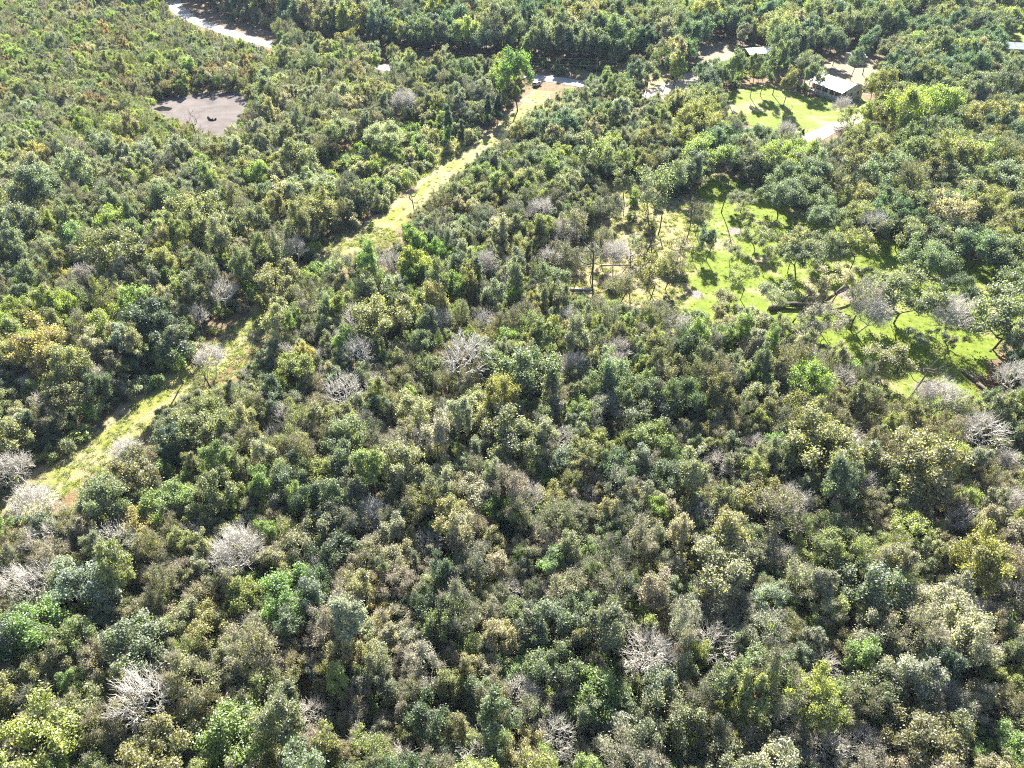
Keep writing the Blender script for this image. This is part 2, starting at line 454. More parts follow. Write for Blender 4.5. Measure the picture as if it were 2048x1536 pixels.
def ribbon(name, line, widths, z, mat, step=2.0, jit=0.5, seed=1):
    """a strip along ground points with attributes across / along"""
    P = [np.array(p, float) for p in line]
    # Catmull-Rom
    pts, ws = [], []
    for i in range(len(P) - 1):
        p0, p1, p2, p3 = P[max(i - 1, 0)], P[i], P[i + 1], P[min(i + 2, len(P) - 1)]
        k = max(2, int(np.linalg.norm(p2 - p1) / step))
        for j in range(k):
            t = j / k
            pts.append(0.5 * ((2 * p1) + (p2 - p0) * t + (2 * p0 - 5 * p1 + 4 * p2 - p3) * t * t + (3 * p1 - p0 - 3 * p2 + p3) * t ** 3))
            ws.append(widths[i] + (widths[i + 1] - widths[i]) * t)
    pts.append(P[-1]); ws.append(widths[-1])
    rng = np.random.default_rng(seed); N = len(pts); na = 7
    V, A, B = [], [], []
    jl, jr = np.convolve(rng.normal(0, jit, N + 4), np.ones(3) / 2, 'same')[:N], np.convolve(rng.normal(0, jit, N + 4), np.ones(3) / 2, 'same')[:N]
    for i in range(N):
        d = unit(pts[min(i + 1, N - 1)] - pts[max(i - 1, 0)]); nn = np.array([-d[1], d[0]])
        for j in range(na):
            f = j / (na - 1)
            off = (f - 0.5) * ws[i] + (jl[i] * (1 - f) + jr[i] * f) * (1 if j in (0, na - 1) else 0.3)
            q = pts[i] + nn * off; V.append((q[0], q[1], z)); A.append(f); B.append(i / (N - 1))
    F = [(i * na + j, (i + 1) * na + j, (i + 1) * na + j + 1, i * na + j + 1) for i in range(N - 1) for j in range(na - 1)]
    me = bpy.data.meshes.new(name); me.from_pydata(V, [], F); me.materials.append(mat)
    for nm, dat in (('across', A), ('along', B)):
        a = me.attributes.new(nm, 'FLOAT', 'POINT'); a.data.foreach_set('value', np.array(dat, dtype=np.float32))
    me.update()
    if me.polygons[0].normal.z < 0: me.flip_normals()
    o = bpy.data.objects.new(name, me); COL.objects.link(o); o['kind'] = 'structure'
    return o

GP = lambda *pp: [g(*p) for p in pp]
sheet('ground', [(-900, -200), (900, -200), (900, 1600), (-900, 1600)], 0.0, M['floor'])

STRIP = [(1090, 182), (1050, 222), (988, 280), (905, 343), (818, 415), (760, 468), (690, 522), (600, 592), (525, 652), (455, 712), (375, 775), (290, 838), (205, 912), (115, 975), (0, 1040), (-140, 1110)]
ribbon('path', GP(*STRIP), [8, 9, 10, 11, 11, 13, 13, 13, 13, 13, 13, 14, 14, 14, 15, 15], 0.03, M['strip'], 2.0, 0.8, 3)
LAWN = [(1388, 372), (1440, 345), (1500, 372), (1560, 405), (1640, 425), (1740, 465), (1830, 500), (1960, 520), (2060, 540), (2080, 640), (1975, 720), (2010, 800), (1930, 850), (1800, 830), (1680, 740), (1580, 690), (1470, 660), (1330, 650), (1360, 590), (1370, 520), (1395, 450)]
sheet('lawn', fractal(GP(*LAWN), 5, 1.5), 0.05, M['lawn'])
MEADOW = [(1195, 372), (1250, 355), (1300, 372), (1340, 400), (1400, 390), (1420, 440), (1390, 520), (1370, 600), (1340, 660), (1230, 640), (1130, 610), (1060, 590), (1020, 560), (1110, 520), (1180, 470), (1220, 430)]
sheet('dry_grassland', fractal(GP(*MEADOW), 6, 1.5), 0.02, M['meadow'])['kind'] = 'structure'
FALLOW = [(700, 300), (790, 250), (880, 240), (950, 262), (930, 300), (860, 345), (800, 390), (740, 420), (640, 400), (620, 350)]
sheet('fallow_field', fractal(GP(*FALLOW), 16, 2.0), 0.012, M['meadow'])
YARD = [(1430, 205), (1455, 182), (1530, 172), (1580, 185), (1640, 196), (1725, 196), (1760, 215), (1722, 238), (1650, 262), (1600, 280), (1530, 262), (1470, 240), (1425, 228)]
sheet('yard_grass', fractal(GP(*YARD), 7, 1.2), 0.06, M['yard'])
BACK = [(1590, 165), (1640, 125), (1700, 120), (1790, 125), (1800, 170), (1740, 190), (1640, 185)]
sheet('back_yard', fractal(GP(*BACK), 27, 1.5), 0.035, M['soil'])
MUD = [(300, 212), (325, 200), (370, 190), (425, 184), (480, 186), (502, 198), (500, 225), (480, 262), (445, 285), (405, 278), (375, 258), (335, 240), (305, 226)]
sheet('dry_pond_bed', fractal(GP(*MUD), 8, 1.0), 0.04, M['mud'])
sheet('water', fractal(GP((308, 216), (325, 212), (345, 216), (338, 222), (318, 223)), 9, 0.6), 0.06, M['pool'])
ROAD = [(318, -60), (338, -20), (350, 10), (372, 32), (430, 56), (520, 84), (640, 112), (760, 134), (880, 146), (1000, 150), (1080, 156), (1150, 166), (1215, 178), (1290, 193), (1360, 216), (1425, 242), (1500, 266)]
ribbon('road', GP(*ROAD), [7.2] * 12 + [7, 7, 6.5, 6, 6], 0.08, M['road'], 3.0, 0.15, 4)
ribbon('dirt_road', GP((1490, 263), (1560, 285), (1640, 304), (1720, 326), (1800, 350), (1900, 378), (2060, 420)), [6, 6.5, 6, 6, 5, 5, 5], 0.075, M['drive'], 2.5, 0.5, 5)
ribbon('driveway', GP((1590, 284), (1640, 270), (1680, 250), (1730, 232), (1790, 222), (1860, 230)), [6.5, 6.5, 6, 5, 5, 5], 0.085, M['drive'], 2.5, 0.4, 6)
ribbon('barn_drive', GP((1288, 190), (1330, 178), (1362, 166), (1390, 148), (1430, 130), (1485, 116)), [8, 8, 9, 8, 8, 9], 0.07, M['drive'], 2.5, 0.8, 7)
sheet('bare_ground', fractal(GP((1375, 118), (1395, 95), (1440, 78), (1490, 86), (1520, 100), (1500, 118), (1450, 128), (1395, 128)), 10, 1.5), 0.045, M['soil'])
sheet('side_clearing', fractal(GP((1215, 125), (1160, 125), (1150, 150), (1220, 168), (1290, 180), (1340, 165), (1330, 130), (1270, 118)), 12, 1.5), 0.03, M['meadow'])
sheet('far_lawn', fractal(GP((1870, 66), (1930, 70), (2010, 20), (2080, 10), (2090, 120), (2020, 108), (1960, 92), (1890, 82)), 13, 1.5), 0.05, M['yard'])
sheet('far_drive', fractal(GP((1640, 46), (1655, 44), (1672, 54), (1662, 58)), 14, 0.4), 0.05, M['drive'])
for k, (x, y, r) in enumerate([(1472, 463, 2.0), (1392, 590, 1.5), (1697, 591, 2.4), (1602, 667, 1.2)]):
    c = g(x, y); pts = [(c[0] + r * math.cos(a * 0.35) * (1 + 0.2 * math.sin(a * 2.1 + k)), c[1] + 1.3 * r * math.sin(a * 0.35)) for a in range(18)]
    o = sheet('ash_patch', fractal(pts, 30 + k, 0.3, 0.5), 0.07, M['ash'])

# ------------------------------------------------------------------ trees
DIM = dict(round=(12, 4.9, 8.2), tall=(13.5, 3.5, 8.8), twiggy=(12, 4.2, 8.0), spread=(12, 7.6, 8.0), open=(12, 5.6, 8.4), shrub=(3.6, 2.4, 1.7),
           cedar=(13, 1.6, 6.8), dead=(11, 4.6, 7.2), snag=(10, 2.4, 6.0), fine=(10, 4.6, 7.0))     # height, crown radius, crown centre
NPROTO = dict(round=7, tall=5, twiggy=5, spread=3, open=3, shrub=3, cedar=2, dead=4, snag=4, fine=3)
PROTO, LIB = {}, {}
for ki, (k, c_) in enumerate(NPROTO.items()):
    PROTO[k] = [(build_bare if k in ('dead', 'snag', 'fine') else build_tree)(100 * ki + j + 11, k) for j in range(c_)]

TINT = {'grey-green': (0.165, 0.185, 0.110), 'olive': (0.215, 0.210, 0.095), 'yellow-green': (0.250, 0.285, 0.085), 'tan': (0.300, 0.275, 0.205),
        'bright green': (0.185, 0.255, 0.075), 'dark green': (0.085, 0.120, 0.060), 'mustard': (0.300, 0.260, 0.090), 'blue-green': (0.120, 0.165, 0.105),
        'rusty': (0.290, 0.200, 0.110), 'silvery': (0.250, 0.260, 0.190)}
R_ = random.Random(11)
VIS = [[(1060, 188), (1020, 230), (965, 275), (940, 290), (900, 320), (850, 355), (812, 385), (785, 410), (770, 432), (800, 447), (830, 420), (890, 368), (930, 332), (965, 305), (1000, 277), (1030, 247), (1075, 217), (1110, 186)],
       [(695, 450), (721, 458), (771, 454), (809, 470), (788, 491), (758, 500), (706, 494), (684, 501), (648, 517), (655, 482)],
       [(492, 633), (533, 618), (540, 664), (526, 702), (478, 746), (437, 773), (405, 785), (360, 775), (386, 739), (420, 683)],
       [(328, 760), (294, 797), (205, 835), (130, 920), (79, 948), (0, 992), (0, 1018), (85, 1015), (137, 1020), (191, 961), (246, 910), (330, 875), (308, 860), (260, 835), (342, 797), (383, 784)],
       [(305, 214), (330, 200), (370, 192), (425, 186), (480, 188), (498, 200), (490, 225), (465, 250), (440, 275), (412, 265), (390, 248), (340, 235), (305, 222)],
       [(1045, 142), (1168, 158), (1168, 175), (1130, 180), (1108, 190), (1058, 190), (1052, 165)],
       [(322, -10), (352, -10), (368, 20), (440, 50), (545, 85), (540, 100), (470, 78), (400, 56), (345, 30)],
       [(752, 128), (780, 128), (780, 146), (755, 146)],
       [(1283, 188), (1319, 176), (1358, 166), (1362, 150), (1390, 150), (1390, 172), (1340, 190), (1290, 198)],
       [(1450, 205), (1480, 190), (1560, 212), (1640, 200), (1685, 206), (1725, 190), (1725, 235), (1660, 258), (1620, 268), (1560, 260), (1500, 240), (1460, 225)],
       [(1490, 258), (1540, 268), (1540, 284), (1500, 276)], [(1600, 272), (1650, 252), (1725, 232), (1722, 246), (1660, 272), (1610, 284)],
       [(1690, 315), (1720, 322), (1780, 345), (1770, 352), (1720, 338)],
       [(1388, 105), (1440, 82), (1500, 96), (1490, 116), (1440, 122), (1395, 122)],
       [(1490, 92), (1545, 92), (1545, 112), (1490, 116)], [(1625, 140), (1730, 170), (1725, 190), (1690, 206), (1628, 182)], [(1568, 138), (1600, 142), (1598, 158), (1568, 156)],
       [(1700, 100), (1735, 100), (1735, 118), (1700, 118)], [(1818, 38), (1870, 36), (1868, 66), (1818, 64)], [(2010, 78), (2060, 84), (2060, 112), (2010, 104)],
       [(1640, 44), (1670, 52), (1664, 58), (1640, 50)], [(1995, 25), (2040, 16), (2040, 36), (1990, 42)], [(2020, 62), (2060, 62), (2060, 82), (2020, 74)], [(1940, 66), (1960, 68), (1955, 80), (1930, 76)],
       [(1420, 352), (1470, 355), (1500, 372), (1470, 420), (1420, 405)], [(1375, 440), (1490, 440), (1500, 500), (1420, 560), (1430, 610), (1350, 630), (1340, 600), (1390, 560)],
       [(1550, 470), (1700, 500), (1760, 560), (1740, 640), (1650, 690), (1590, 640), (1560, 560)], [(1740, 640), (1850, 640), (1950, 640), (1950, 720), (1880, 790), (1800, 800), (1740, 740)],
       [(1540, 405), (1660, 425), (1680, 450), (1560, 450)], [(1213, 365), (1275, 358), (1280, 395), (1225, 400)], [(1190, 450), (1270, 450), (1300, 500), (1360, 560), (1330, 600), (1230, 605), (1130, 575), (1160, 530), (1200, 480)],
       [(1860, 540), (1925, 540), (1920, 570), (1860, 570)]]
BASE_FREE = [FALLOW, LAWN, MEADOW, YARD, MUD, [(1240, 130), (1340, 120), (1345, 165), (1290, 195), (1230, 180)], [(1575, 150), (1640, 110), (1780, 110), (1790, 170), (1740, 200), (1640, 190)],
             [(1470, 165), (1590, 165), (1600, 200), (1470, 200)]]
trees, grid = [], {}
CELL = 8.0

def near(x, y, r, f):
    i, j = int(x // CELL), int(y // CELL)
    for a in range(i - 2, i + 3):
        for b in range(j - 2, j + 3):
            for t in grid.get((a, b), ()):
                if (t['x'] - x) ** 2 + (t['y'] - y) ** 2 < (f * (t['r'] + r)) ** 2: return True
    return False

def add_tree(x, y, kind, s, col, hand=False, lean=None, zs=1.0, rot=None):
    t = dict(x=x, y=y, kind=kind, s=s, col=col, r=DIM[kind][1] * s, hand=hand, zs=zs, lean=lean, var=R_.randrange(NPROTO[kind]), rot=R_.uniform(0, 6.283) if rot is None else rot)
    b = TINT[col]; j = R_.uniform(0.82, 1.2); h = R_.uniform(-0.10, 0.10)
    t['tint'] = (b[0] * j * (1 + h), b[1] * j, b[2] * j * R_.uniform(0.8, 1.25))
    trees.append(t); grid.setdefault((int(x // CELL), int(y // CELL)), []).append(t)
    return t

def by_crown(cx, cy_, w, kind, col, zs=1.0, lean=None):
    """place a tree from its crown's centre and width in the photograph"""
    s = 0.8
    for _ in range(4):
        x, y = g(cx, cy_, DIM[kind][2] * s * zs); zc = px(x, y, DIM[kind][2] * s * zs)[2]
        s = max(0.25, w / 2 * zc / FPX / DIM[kind][1])
    return add_tree(x, y, kind, s, col, True, lean, zs)

def by_base(bx, by, w, kind, col, zs=1.0, lean=None):
    x, y = g(bx, by); zc = px(x, y, 5)[2]
    return add_tree(x, y, kind, w / 2 * zc / FPX / DIM[kind][1], col, True, lean, zs)

# distinct trees of the photograph ------------------------------------
for a in [(1787, 647, 140, 'spread', 'grey-green'), (1316, 470, 105, 'open', 'grey-green', 1.15), (1556, 432, 95, 'spread', 'grey-green'), (1607, 428, 90, 'spread', 'grey-green'),
          (1524, 540, 55, 'open', 'olive'), (1591, 552, 100, 'spread', 'grey-green'), (1695, 548, 80, 'open', 'olive', 1.1), (1575, 546, 60, 'open', 'tan', 1.5), (1660, 610, 85, 'open', 'tan', 0.8),
          (1900, 612, 80, 'spread', 'dark green'), (1480, 425, 60, 'spread', 'grey-green', .9), (1510, 500, 70, 'spread', 'olive', .9), (1645, 530, 80, 'spread', 'grey-green'), (1735, 590, 80, 'spread', 'olive', .9), (1840, 560, 100, 'spread', 'grey-green'), (1940, 540, 110, 'spread', 'blue-green'), (2010, 560, 110, 'spread', 'grey-green'), (1640, 470, 80, 'spread', 'blue-green'), (1710, 430, 80, 'spread', 'olive'), (1460, 540, 50, 'open', 'grey-green'), (1600, 700, 70, 'twiggy', 'silvery', .8), (1820, 700, 60, 'open', 'silvery', .7),
          (1215, 470, 60, 'twiggy', 'grey-green', .9), (1275, 520, 50, 'open', 'silvery', .9), (1180, 560, 60, 'twiggy', 'silvery', .8), (1330, 580, 60, 'twiggy', 'olive', .9), (1120, 560, 60, 'twiggy', 'grey-green', .9), (1240, 610, 70, 'twiggy', 'olive', .7), (1290, 430, 50, 'open', 'tan', 1.0), (1390, 470, 50, 'twiggy', 'grey-green', 1.0), (1150, 500, 60, 'twiggy', 'tan', 1.0), (1200, 520, 40, 'twiggy', 'tan', 1.2), (1985, 700, 160, 'spread', 'grey-green'), (2040, 640, 130, 'spread', 'grey-green'), (1877, 707, 50, 'open', 'grey-green', 1.2),
          (1412, 520, 40, 'tall', 'dark green', 0.9), (1300, 600, 80, 'open', 'olive'), (1350, 545, 60, 'open', 'tan', 1.1), (1250, 410, 70, 'open', 'grey-green', 1.1), (1480, 450, 40, 'open', 'silvery'),
          (1480, 600, 70, 'open', 'yellow-green', 0.9), (1530, 640, 80, 'open', 'silvery', 0.9), (1700, 660, 90, 'twiggy', 'silvery', 0.8), (1440, 640, 60, 'round', 'olive', 0.8), (1380, 400, 50, 'tall', 'grey-green', .9),
          (1620, 690, 80, 'twiggy', 'tan', 0.8), (1760, 760, 90, 'round', 'olive', 0.7), (1870, 860, 90, 'twiggy', 'yellow-green', 0.7), (1660, 480, 70, 'spread', 'olive'), (1720, 470, 80, 'spread', 'olive'), (1790, 500, 90, 'spread', 'grey-green'), (1860, 520, 80, 'spread', 'grey-green'),
          (1617, 193, 46, 'round', 'grey-green', 1.0), (1565, 217, 36, 'tall', 'olive', 1.1), (1684, 276, 54, 'open', 'yellow-green', 1.0), (1455, 207, 42, 'tall', 'grey-green', 1.2), (1345, 178, 34, 'tall', 'tan', 1.5),
          (1268, 158, 34, 'open', 'grey-green', 1.2), (1300, 158, 40, 'open', 'grey-green', 1.3), (1325, 140, 36, 'open', 'grey-green', 1.2), (1500, 195, 30, 'tall', 'grey-green', 1.4), (1520, 192, 36, 'round', 'grey-green', 1.3), (1545, 190, 38, 'tall', 'grey-green', 1.4), (1572, 172, 36, 'round', 'blue-green', 1.2),
          (1700, 160, 36, 'round', 'blue-green', 1.3), (1725, 150, 36, 'tall', 'blue-green', 1.3), (1665, 132, 40, 'round', 'blue-green', 1.2), (1640, 124, 44, 'round', 'grey-green', 1.2), (1600, 132, 44, 'round', 'grey-green', 1.2), (1757, 165, 40, 'spread', 'grey-green', 1.2), (1610, 112, 44, 'round', 'blue-green', 1.2),
          (1958, 86, 62, 'spread', 'grey-green', 1.2), (1925, 74, 50, 'spread', 'grey-green', 1.2), (2045, 58, 50, 'spread', 'grey-green', 1.1), (770, 315, 85, 'spread', 'silvery', 1.0), (1035, 222, 74, 'round', 'bright green', 1.25), (1003, 206, 50, 'round', 'yellow-green', 1.2), (1480, 105, 26, 'tall', 'tan', 1.1), (605, 372, 70, 'round', 'grey-green', 1.0)]:
    by_base(*a)
for a in [(977, 256, 17, 'cedar', 'dark green'), (996, 247, 18, 'cedar', 'dark green', 0.8), (899, 288, 20, 'cedar', 'dark green'), (924, 290, 14, 'cedar', 'dark green')]: by_base(*a)
for a in [(1410, 20, 58, 'round', 'mustard'), (750, 1235, 60, 'round', 'mustard'), (865, 600, 60, 'tall', 'mustard'), (85, 690, 100, 'round', 'mustard'), (120, 555, 46, 'round', 'mustard'), (1525, 990, 85, 'round', 'olive'), (1390, 1520, 44, 'round', 'yellow-green'),
          (750, 1410, 52, 'round', 'bright green'), (75, 780, 50, 'round', 'bright green'), (1165, 820, 64, 'round', 'bright green'), (320, 945, 50, 'round', 'bright green'), (330, 1005, 90, 'round', 'yellow-green'), (1090, 950, 50, 'round', 'bright green'), (1305, 885, 84, 'round', 'yellow-green'),
          (2030, 1500, 80, 'round', 'bright green'), (1950, 1490, 60, 'round', 'bright green'), (70, 1490, 150, 'round', 'yellow-green'), (470, 1480, 140, 'round', 'bright green'), (1850, 1490, 140, 'round', 'olive'), (100, 1110, 80, 'twiggy', 'tan'), (265, 1045, 80, 'round', 'mustard'),
          (235, 500, 110, 'round', 'olive'), (390, 425, 92, 'round', 'olive'), (75, 370, 92, 'round', 'grey-green'), (1030, 870, 115, 'round', 'olive'), (770, 640, 110, 'round', 'olive'), (1060, 750, 120, 'round', 'grey-green'), (300, 640, 90, 'round', 'dark green'), (560, 560, 80, 'round', 'olive'), (300, 660, 80, 'round', 'dark green'), (340, 700, 70, 'tall', 'dark green'), (40, 450, 90, 'round', 'grey-green'), (150, 480, 70, 'round', 'bright green'),
          (160, 1180, 120, 'round', 'silvery'), (270, 1300, 130, 'round', 'grey-green'), (70, 1260, 120, 'round', 'bright green'), (1640, 900, 130, 'round', 'olive'), (1850, 930, 140, 'round', 'olive'), (1760, 1180, 130, 'round', 'grey-green'), (1450, 1130, 130, 'round', 'silvery'), (420, 1260, 90, 'round', 'olive'), (560, 1190, 110, 'round', 'bright green'), (1190, 1390, 120, 'round', 'bright green'), (1230, 1470, 100, 'round', 'silvery'), (940, 1300, 68, 'round', 'yellow-green'), (1030, 1330, 80, 'round', 'bright green'), (390, 870, 100, 'round', 'olive'), (350, 890, 80, 'round', 'dark green'), (1300, 1140, 60, 'round', 'olive'), (1560, 1040, 100, 'twiggy', 'tan'), (600, 1090, 80, 'twiggy', 'tan'), (780, 1240, 70, 'twiggy', 'tan'), (860, 1330, 90, 'twiggy', 'tan'), (640, 1290, 80, 'twiggy', 'tan')]:
    by_crown(*a)
BARE = [(935, 715, 110, 'dead'), (1242, 702, 60, 'fine'), (50, 1010, 90, 'fine'), (95, 1075, 80, 'dead'), (20, 1165, 80, 'fine'), (735, 1035, 80, 'fine'), (1290, 1310, 110, 'fine'), (1425, 1295, 90, 'dead'), (1645, 1325, 66, 'dead'), (1590, 1000, 80, 'fine'), (1445, 925, 66, 'fine'), (1655, 1500, 76, 'dead'),
        (1490, 1470, 70, 'dead'), (1915, 1040, 70, 'dead'), (2020, 1010, 80, 'fine'), (2030, 1190, 60, 'dead'), (1965, 865, 90, 'dead'), (1915, 632, 85, 'fine'), (1130, 880, 60, 'dead'), (855, 1085, 60, 'dead'), (235, 1090, 90, 'dead'), (620, 1430, 60, 'dead'), (165, 545, 50, 'fine'), (1730, 620, 80, 'fine'), (1690, 760, 60, 'dead'), (1870, 800, 90, 'fine'), (1755, 450, 60, 'dead'), (1385, 1180, 50, 'fine'), (1730, 1490, 80, 'fine'), (1020, 1180, 60, 'dead'), (1180, 990, 40, 'dead'), (500, 1050, 50, 'dead'), (260, 900, 60, 'fine'), (420, 720, 60, 'fine'), (780, 530, 60, 'fine'), (1080, 420, 60, 'fine'), (1130, 460, 60, 'fine'), (1230, 500, 60, 'fine'), (1100, 520, 50, 'dead'), (1580, 260, 40, 'fine'), (1690, 213, 44, 'fine'), (1700, 880, 70, 'fine'), (2030, 760, 80, 'fine'), (30, 930, 70, 'fine'), (810, 200, 50, 'fine')]
for a in BARE: by_crown(*a, 'tan')
for a in [(1186, 583, 60, 'snag', 'tan', 1.2, -0.1), (1255, 575, 40, 'snag', 'tan', 1.3, 0.12), (1145, 590, 26, 'snag', 'tan', 1.3, 0.06), (1285, 545, 40, 'snag', 'tan', 1.2, 0.05), (1373, 480, 34, 'snag', 'tan', 1.5, 0.1), (1442, 425, 34, 'snag', 'tan', 1.8, -0.05), (1240, 560, 26, 'snag', 'tan', 1.0, 0.2), (1565, 247, 20, 'snag', 'tan', 1.0, 0.05),
          (1788, 825, 60, 'snag', 'tan', 1.3, 0.35), (1815, 822, 50, 'snag', 'tan', 0.9, 0.3), (1585, 645, 50, 'snag', 'tan', 1.0, 0.3), (1622, 640, 40, 'snag', 'tan', 1.2, 0.1), (405, 300, 26, 'snag', 'tan', 1.5, -0.1), (1303, 515, 40, 'snag', 'tan', 1.5, -0.15), (1660, 300, 26, 'snag', 'tan', 0.9, 0.25), (1325, 185, 22, 'snag', 'tan', 1.4, 0.25), (432, 790, 50, 'snag', 'tan', 0.7, -0.5), (835, 445, 30, 'snag', 'tan', 1.5, -0.08)]:
    by_base(*a)

# the wood that fills everything else ----------------------------------
def pick(w):
    k = R_.random() * sum(w.values())
    for c, v in w.items():
        k -= v
        if k <= 0: return c
    return c

from mathutils import noise as mnoise
def pick_at(w, x, y):
    return pick({c: v * math.exp(3.2 * mnoise.noise(Vector((x * 0.028, y * 0.028, 7.3 * i)))) for i, (c, v) in enumerate(w.items())})

def region(p):
    x, y = p
    if y < 330 and x < 560 - (y - 100) * 0.25 and y > 8 + x * 0.05 and not (y < 0.27 * (x - 330) - 4):
        return 'wet'
    if y < 150 + max(0, x - 1150) * 0.02 and x < 1250 and y < 40 + 0.19 * max(0, x - 300): return 'far'
    if x > 1250 and y < 210: return 'homes'
    if x > 1350 and y < 640: return 'oaks'
    if y < 520 and x > 830: return 'thicket'
    if y < 480: return 'left'
    return 'near'
REG = {'wet': (dict(round=3, tall=2, twiggy=5, shrub=2), dict([('yellow-green', 6), ('tan', 1.6), ('silvery', 3), ('olive', 3), ('bright green', 1.2), ('rusty', .3), ('grey-green', 1)]), (0.42, 0.62)),
       'far': (dict(round=5, tall=4, twiggy=1), {'blue-green': 5, 'grey-green': 5, 'olive': 2, 'tan': 0.7, 'rusty': 0.25, 'yellow-green': 0.6}, (1.0, 1.4)),
       'homes': (dict(round=5, tall=2, spread=3), {'blue-green': 5, 'grey-green': 5, 'olive': 2.5, 'yellow-green': .8, 'tan': .3}, (0.85, 1.25)),
       'oaks': (dict(round=4, spread=4, open=2, twiggy=1), {'grey-green': 6, 'olive': 4, 'blue-green': 2.0, 'mustard': .1, 'tan': .5, 'yellow-green': .8}, (0.7, 1.1)),
       'thicket': (dict(round=6, tall=3, twiggy=2), {'grey-green': 5, 'olive': 3, 'silvery': 2, 'tan': 1.2, 'yellow-green': 1.5, 'blue-green': 1}, (0.5, 0.8)),
       'left': (dict(round=5, tall=3, twiggy=4), {'grey-green': 5, 'silvery': 3, 'yellow-green': 2.2, 'olive': 3.5, 'tan': 1.0, 'bright green': .4, 'mustard': .06}, (0.5, 0.82)),
       'near': (dict(round=5, tall=4, twiggy=5, fine=0.55, dead=0.35), {'grey-green': 4.5, 'olive': 4.5, 'tan': 1.8, 'silvery': 2.4, 'yellow-green': 2.0, 'bright green': 0.6, 'dark green': 0.6, 'mustard': .08}, (0.40, 0.78))}

def clear_of(x, y, H, R, zc=0.68, fill=0.85, sight=True):
    pts = [px(x, y, 0), px(x, y, H * 0.35)]
    k = px(x, y, H * zc)
    w = R * FPX / k[2] * fill
    for a in range(8): pts.append((k[0] + w * math.cos(a * 0.785), k[1] + w * 0.8 * math.sin(a * 0.785)))
    pts.append(px(x, y, H * 0.95))
    for (hx, hy, hz, hr) in SIGHT if sight else ():
        if k[2] < hz and abs(k[0] - hx) < w * 1.05 + hr * 0.25 and -w * 1.2 - hr * 0.2 < k[1] - hy < w * 1.2 + hr * 0.2: return False
    for p, (x0, x1, y0, y1) in VISB:
        if k[0] + 200 < x0 or k[0] - 200 > x1 or k[1] + 200 < y0 or k[1] - 200 > y1: continue
        if any(inside(q[:2], p) for q in pts): return False
    return True
SIGHT = []
for t in trees:
    k = px(t['x'], t['y'], DIM[t['kind']][2] * t['s'] * t['zs'])
    SIGHT.append((k[0], k[1], k[2] - 0.5, t['r'] * FPX / k[2]))
STRG = [g(*p) for p in STRIP]
ROADG = [g(*p) for p in ROAD[2:13]]
def seg_d(p, L):
    best = 1e9
    for a, c in zip(L, L[1:]):
        dx, dy = c[0] - a[0], c[1] - a[1]; t = max(0, min(1, ((p[0] - a[0]) * dx + (p[1] - a[1]) * dy) / (dx * dx + dy * dy + 1e-9)))
        best = min(best, math.hypot(p[0] - a[0] - dx * t, p[1] - a[1] - dy * t))
    return best
VISB = [(p, (min(q[0] for q in p), max(q[0] for q in p), min(q[1] for q in p), max(q[1] for q in p))) for p in VIS]

for pas, (tries, over, sc) in enumerate(((32000, 0.74, 1.0), (80000, 0.62, 0.75))):
    for _ in range(tries):
        y = 22 + (470 - 22) * R_.random() ** 0.85
        hw = 40 + y * 0.80
        x = R_.uniform(-hw, hw)
        q = px(x, y, 0)[:2]
        if any(inside(q, P) for P in BASE_FREE): continue
        reg = region(q); kinds, cols, (s0, s1) = REG[reg]
        if reg in ('far', 'homes', 'thicket', 'wet') and min(seg_d((x, y), ROADG), seg_d((x, y - 5), ROADG), seg_d((x, y - 10), ROADG)) < 6: continue
        if q[0] < 1110 and (seg_d((x, y), STRG) < 7.5 or seg_d((x, y - 7), STRG) < 6): continue
        kind = pick(kinds); s = (s0 + (s1 - s0) * R_.random() ** 1.3) * sc * (1.25 if R_.random() < 0.05 else 1)
        H, R, _z = DIM[kind]
        if near(x, y, R * s, over * R_.uniform(0.72, 1.12)): continue
        zs = R_.uniform(0.95, 1.5) if reg == 'near' else R_.uniform(0.85, 1.25)
        if not clear_of(x, y, H * s * zs, R * s): continue
        add_tree(x, y, kind, s, pick_at(cols, x, y), zs=zs)
print('trees', len(trees))

def tree_matrix(t):
    m = Matrix.Translation((t['x'], t['y'], 0))
    if t['lean']: m = m @ Matrix.Rotation(t['lean'], 4, 'Y')
    return m @ Matrix.Rotation(t['rot'], 4, 'Z') @ Matrix.Diagonal((t['s'], t['s'], t['s'] * t['zs'], 1))

# ------------------------------------------------------------------ stuff: points that carry instances
lib = bpy.data.collections.new('library')
LIBN = []
def lib_add(me):
    o = bpy.data.objects.new('source_%03d' % len(LIBN), me); o['tint'] = (0.1, 0.12, 0.06); lib.objects.link(o); LIBN.append(o); return len(LIBN) - 1
IDX = {k: [lib_add(v[2]) for v in PROTO[k]] for k in PROTO}

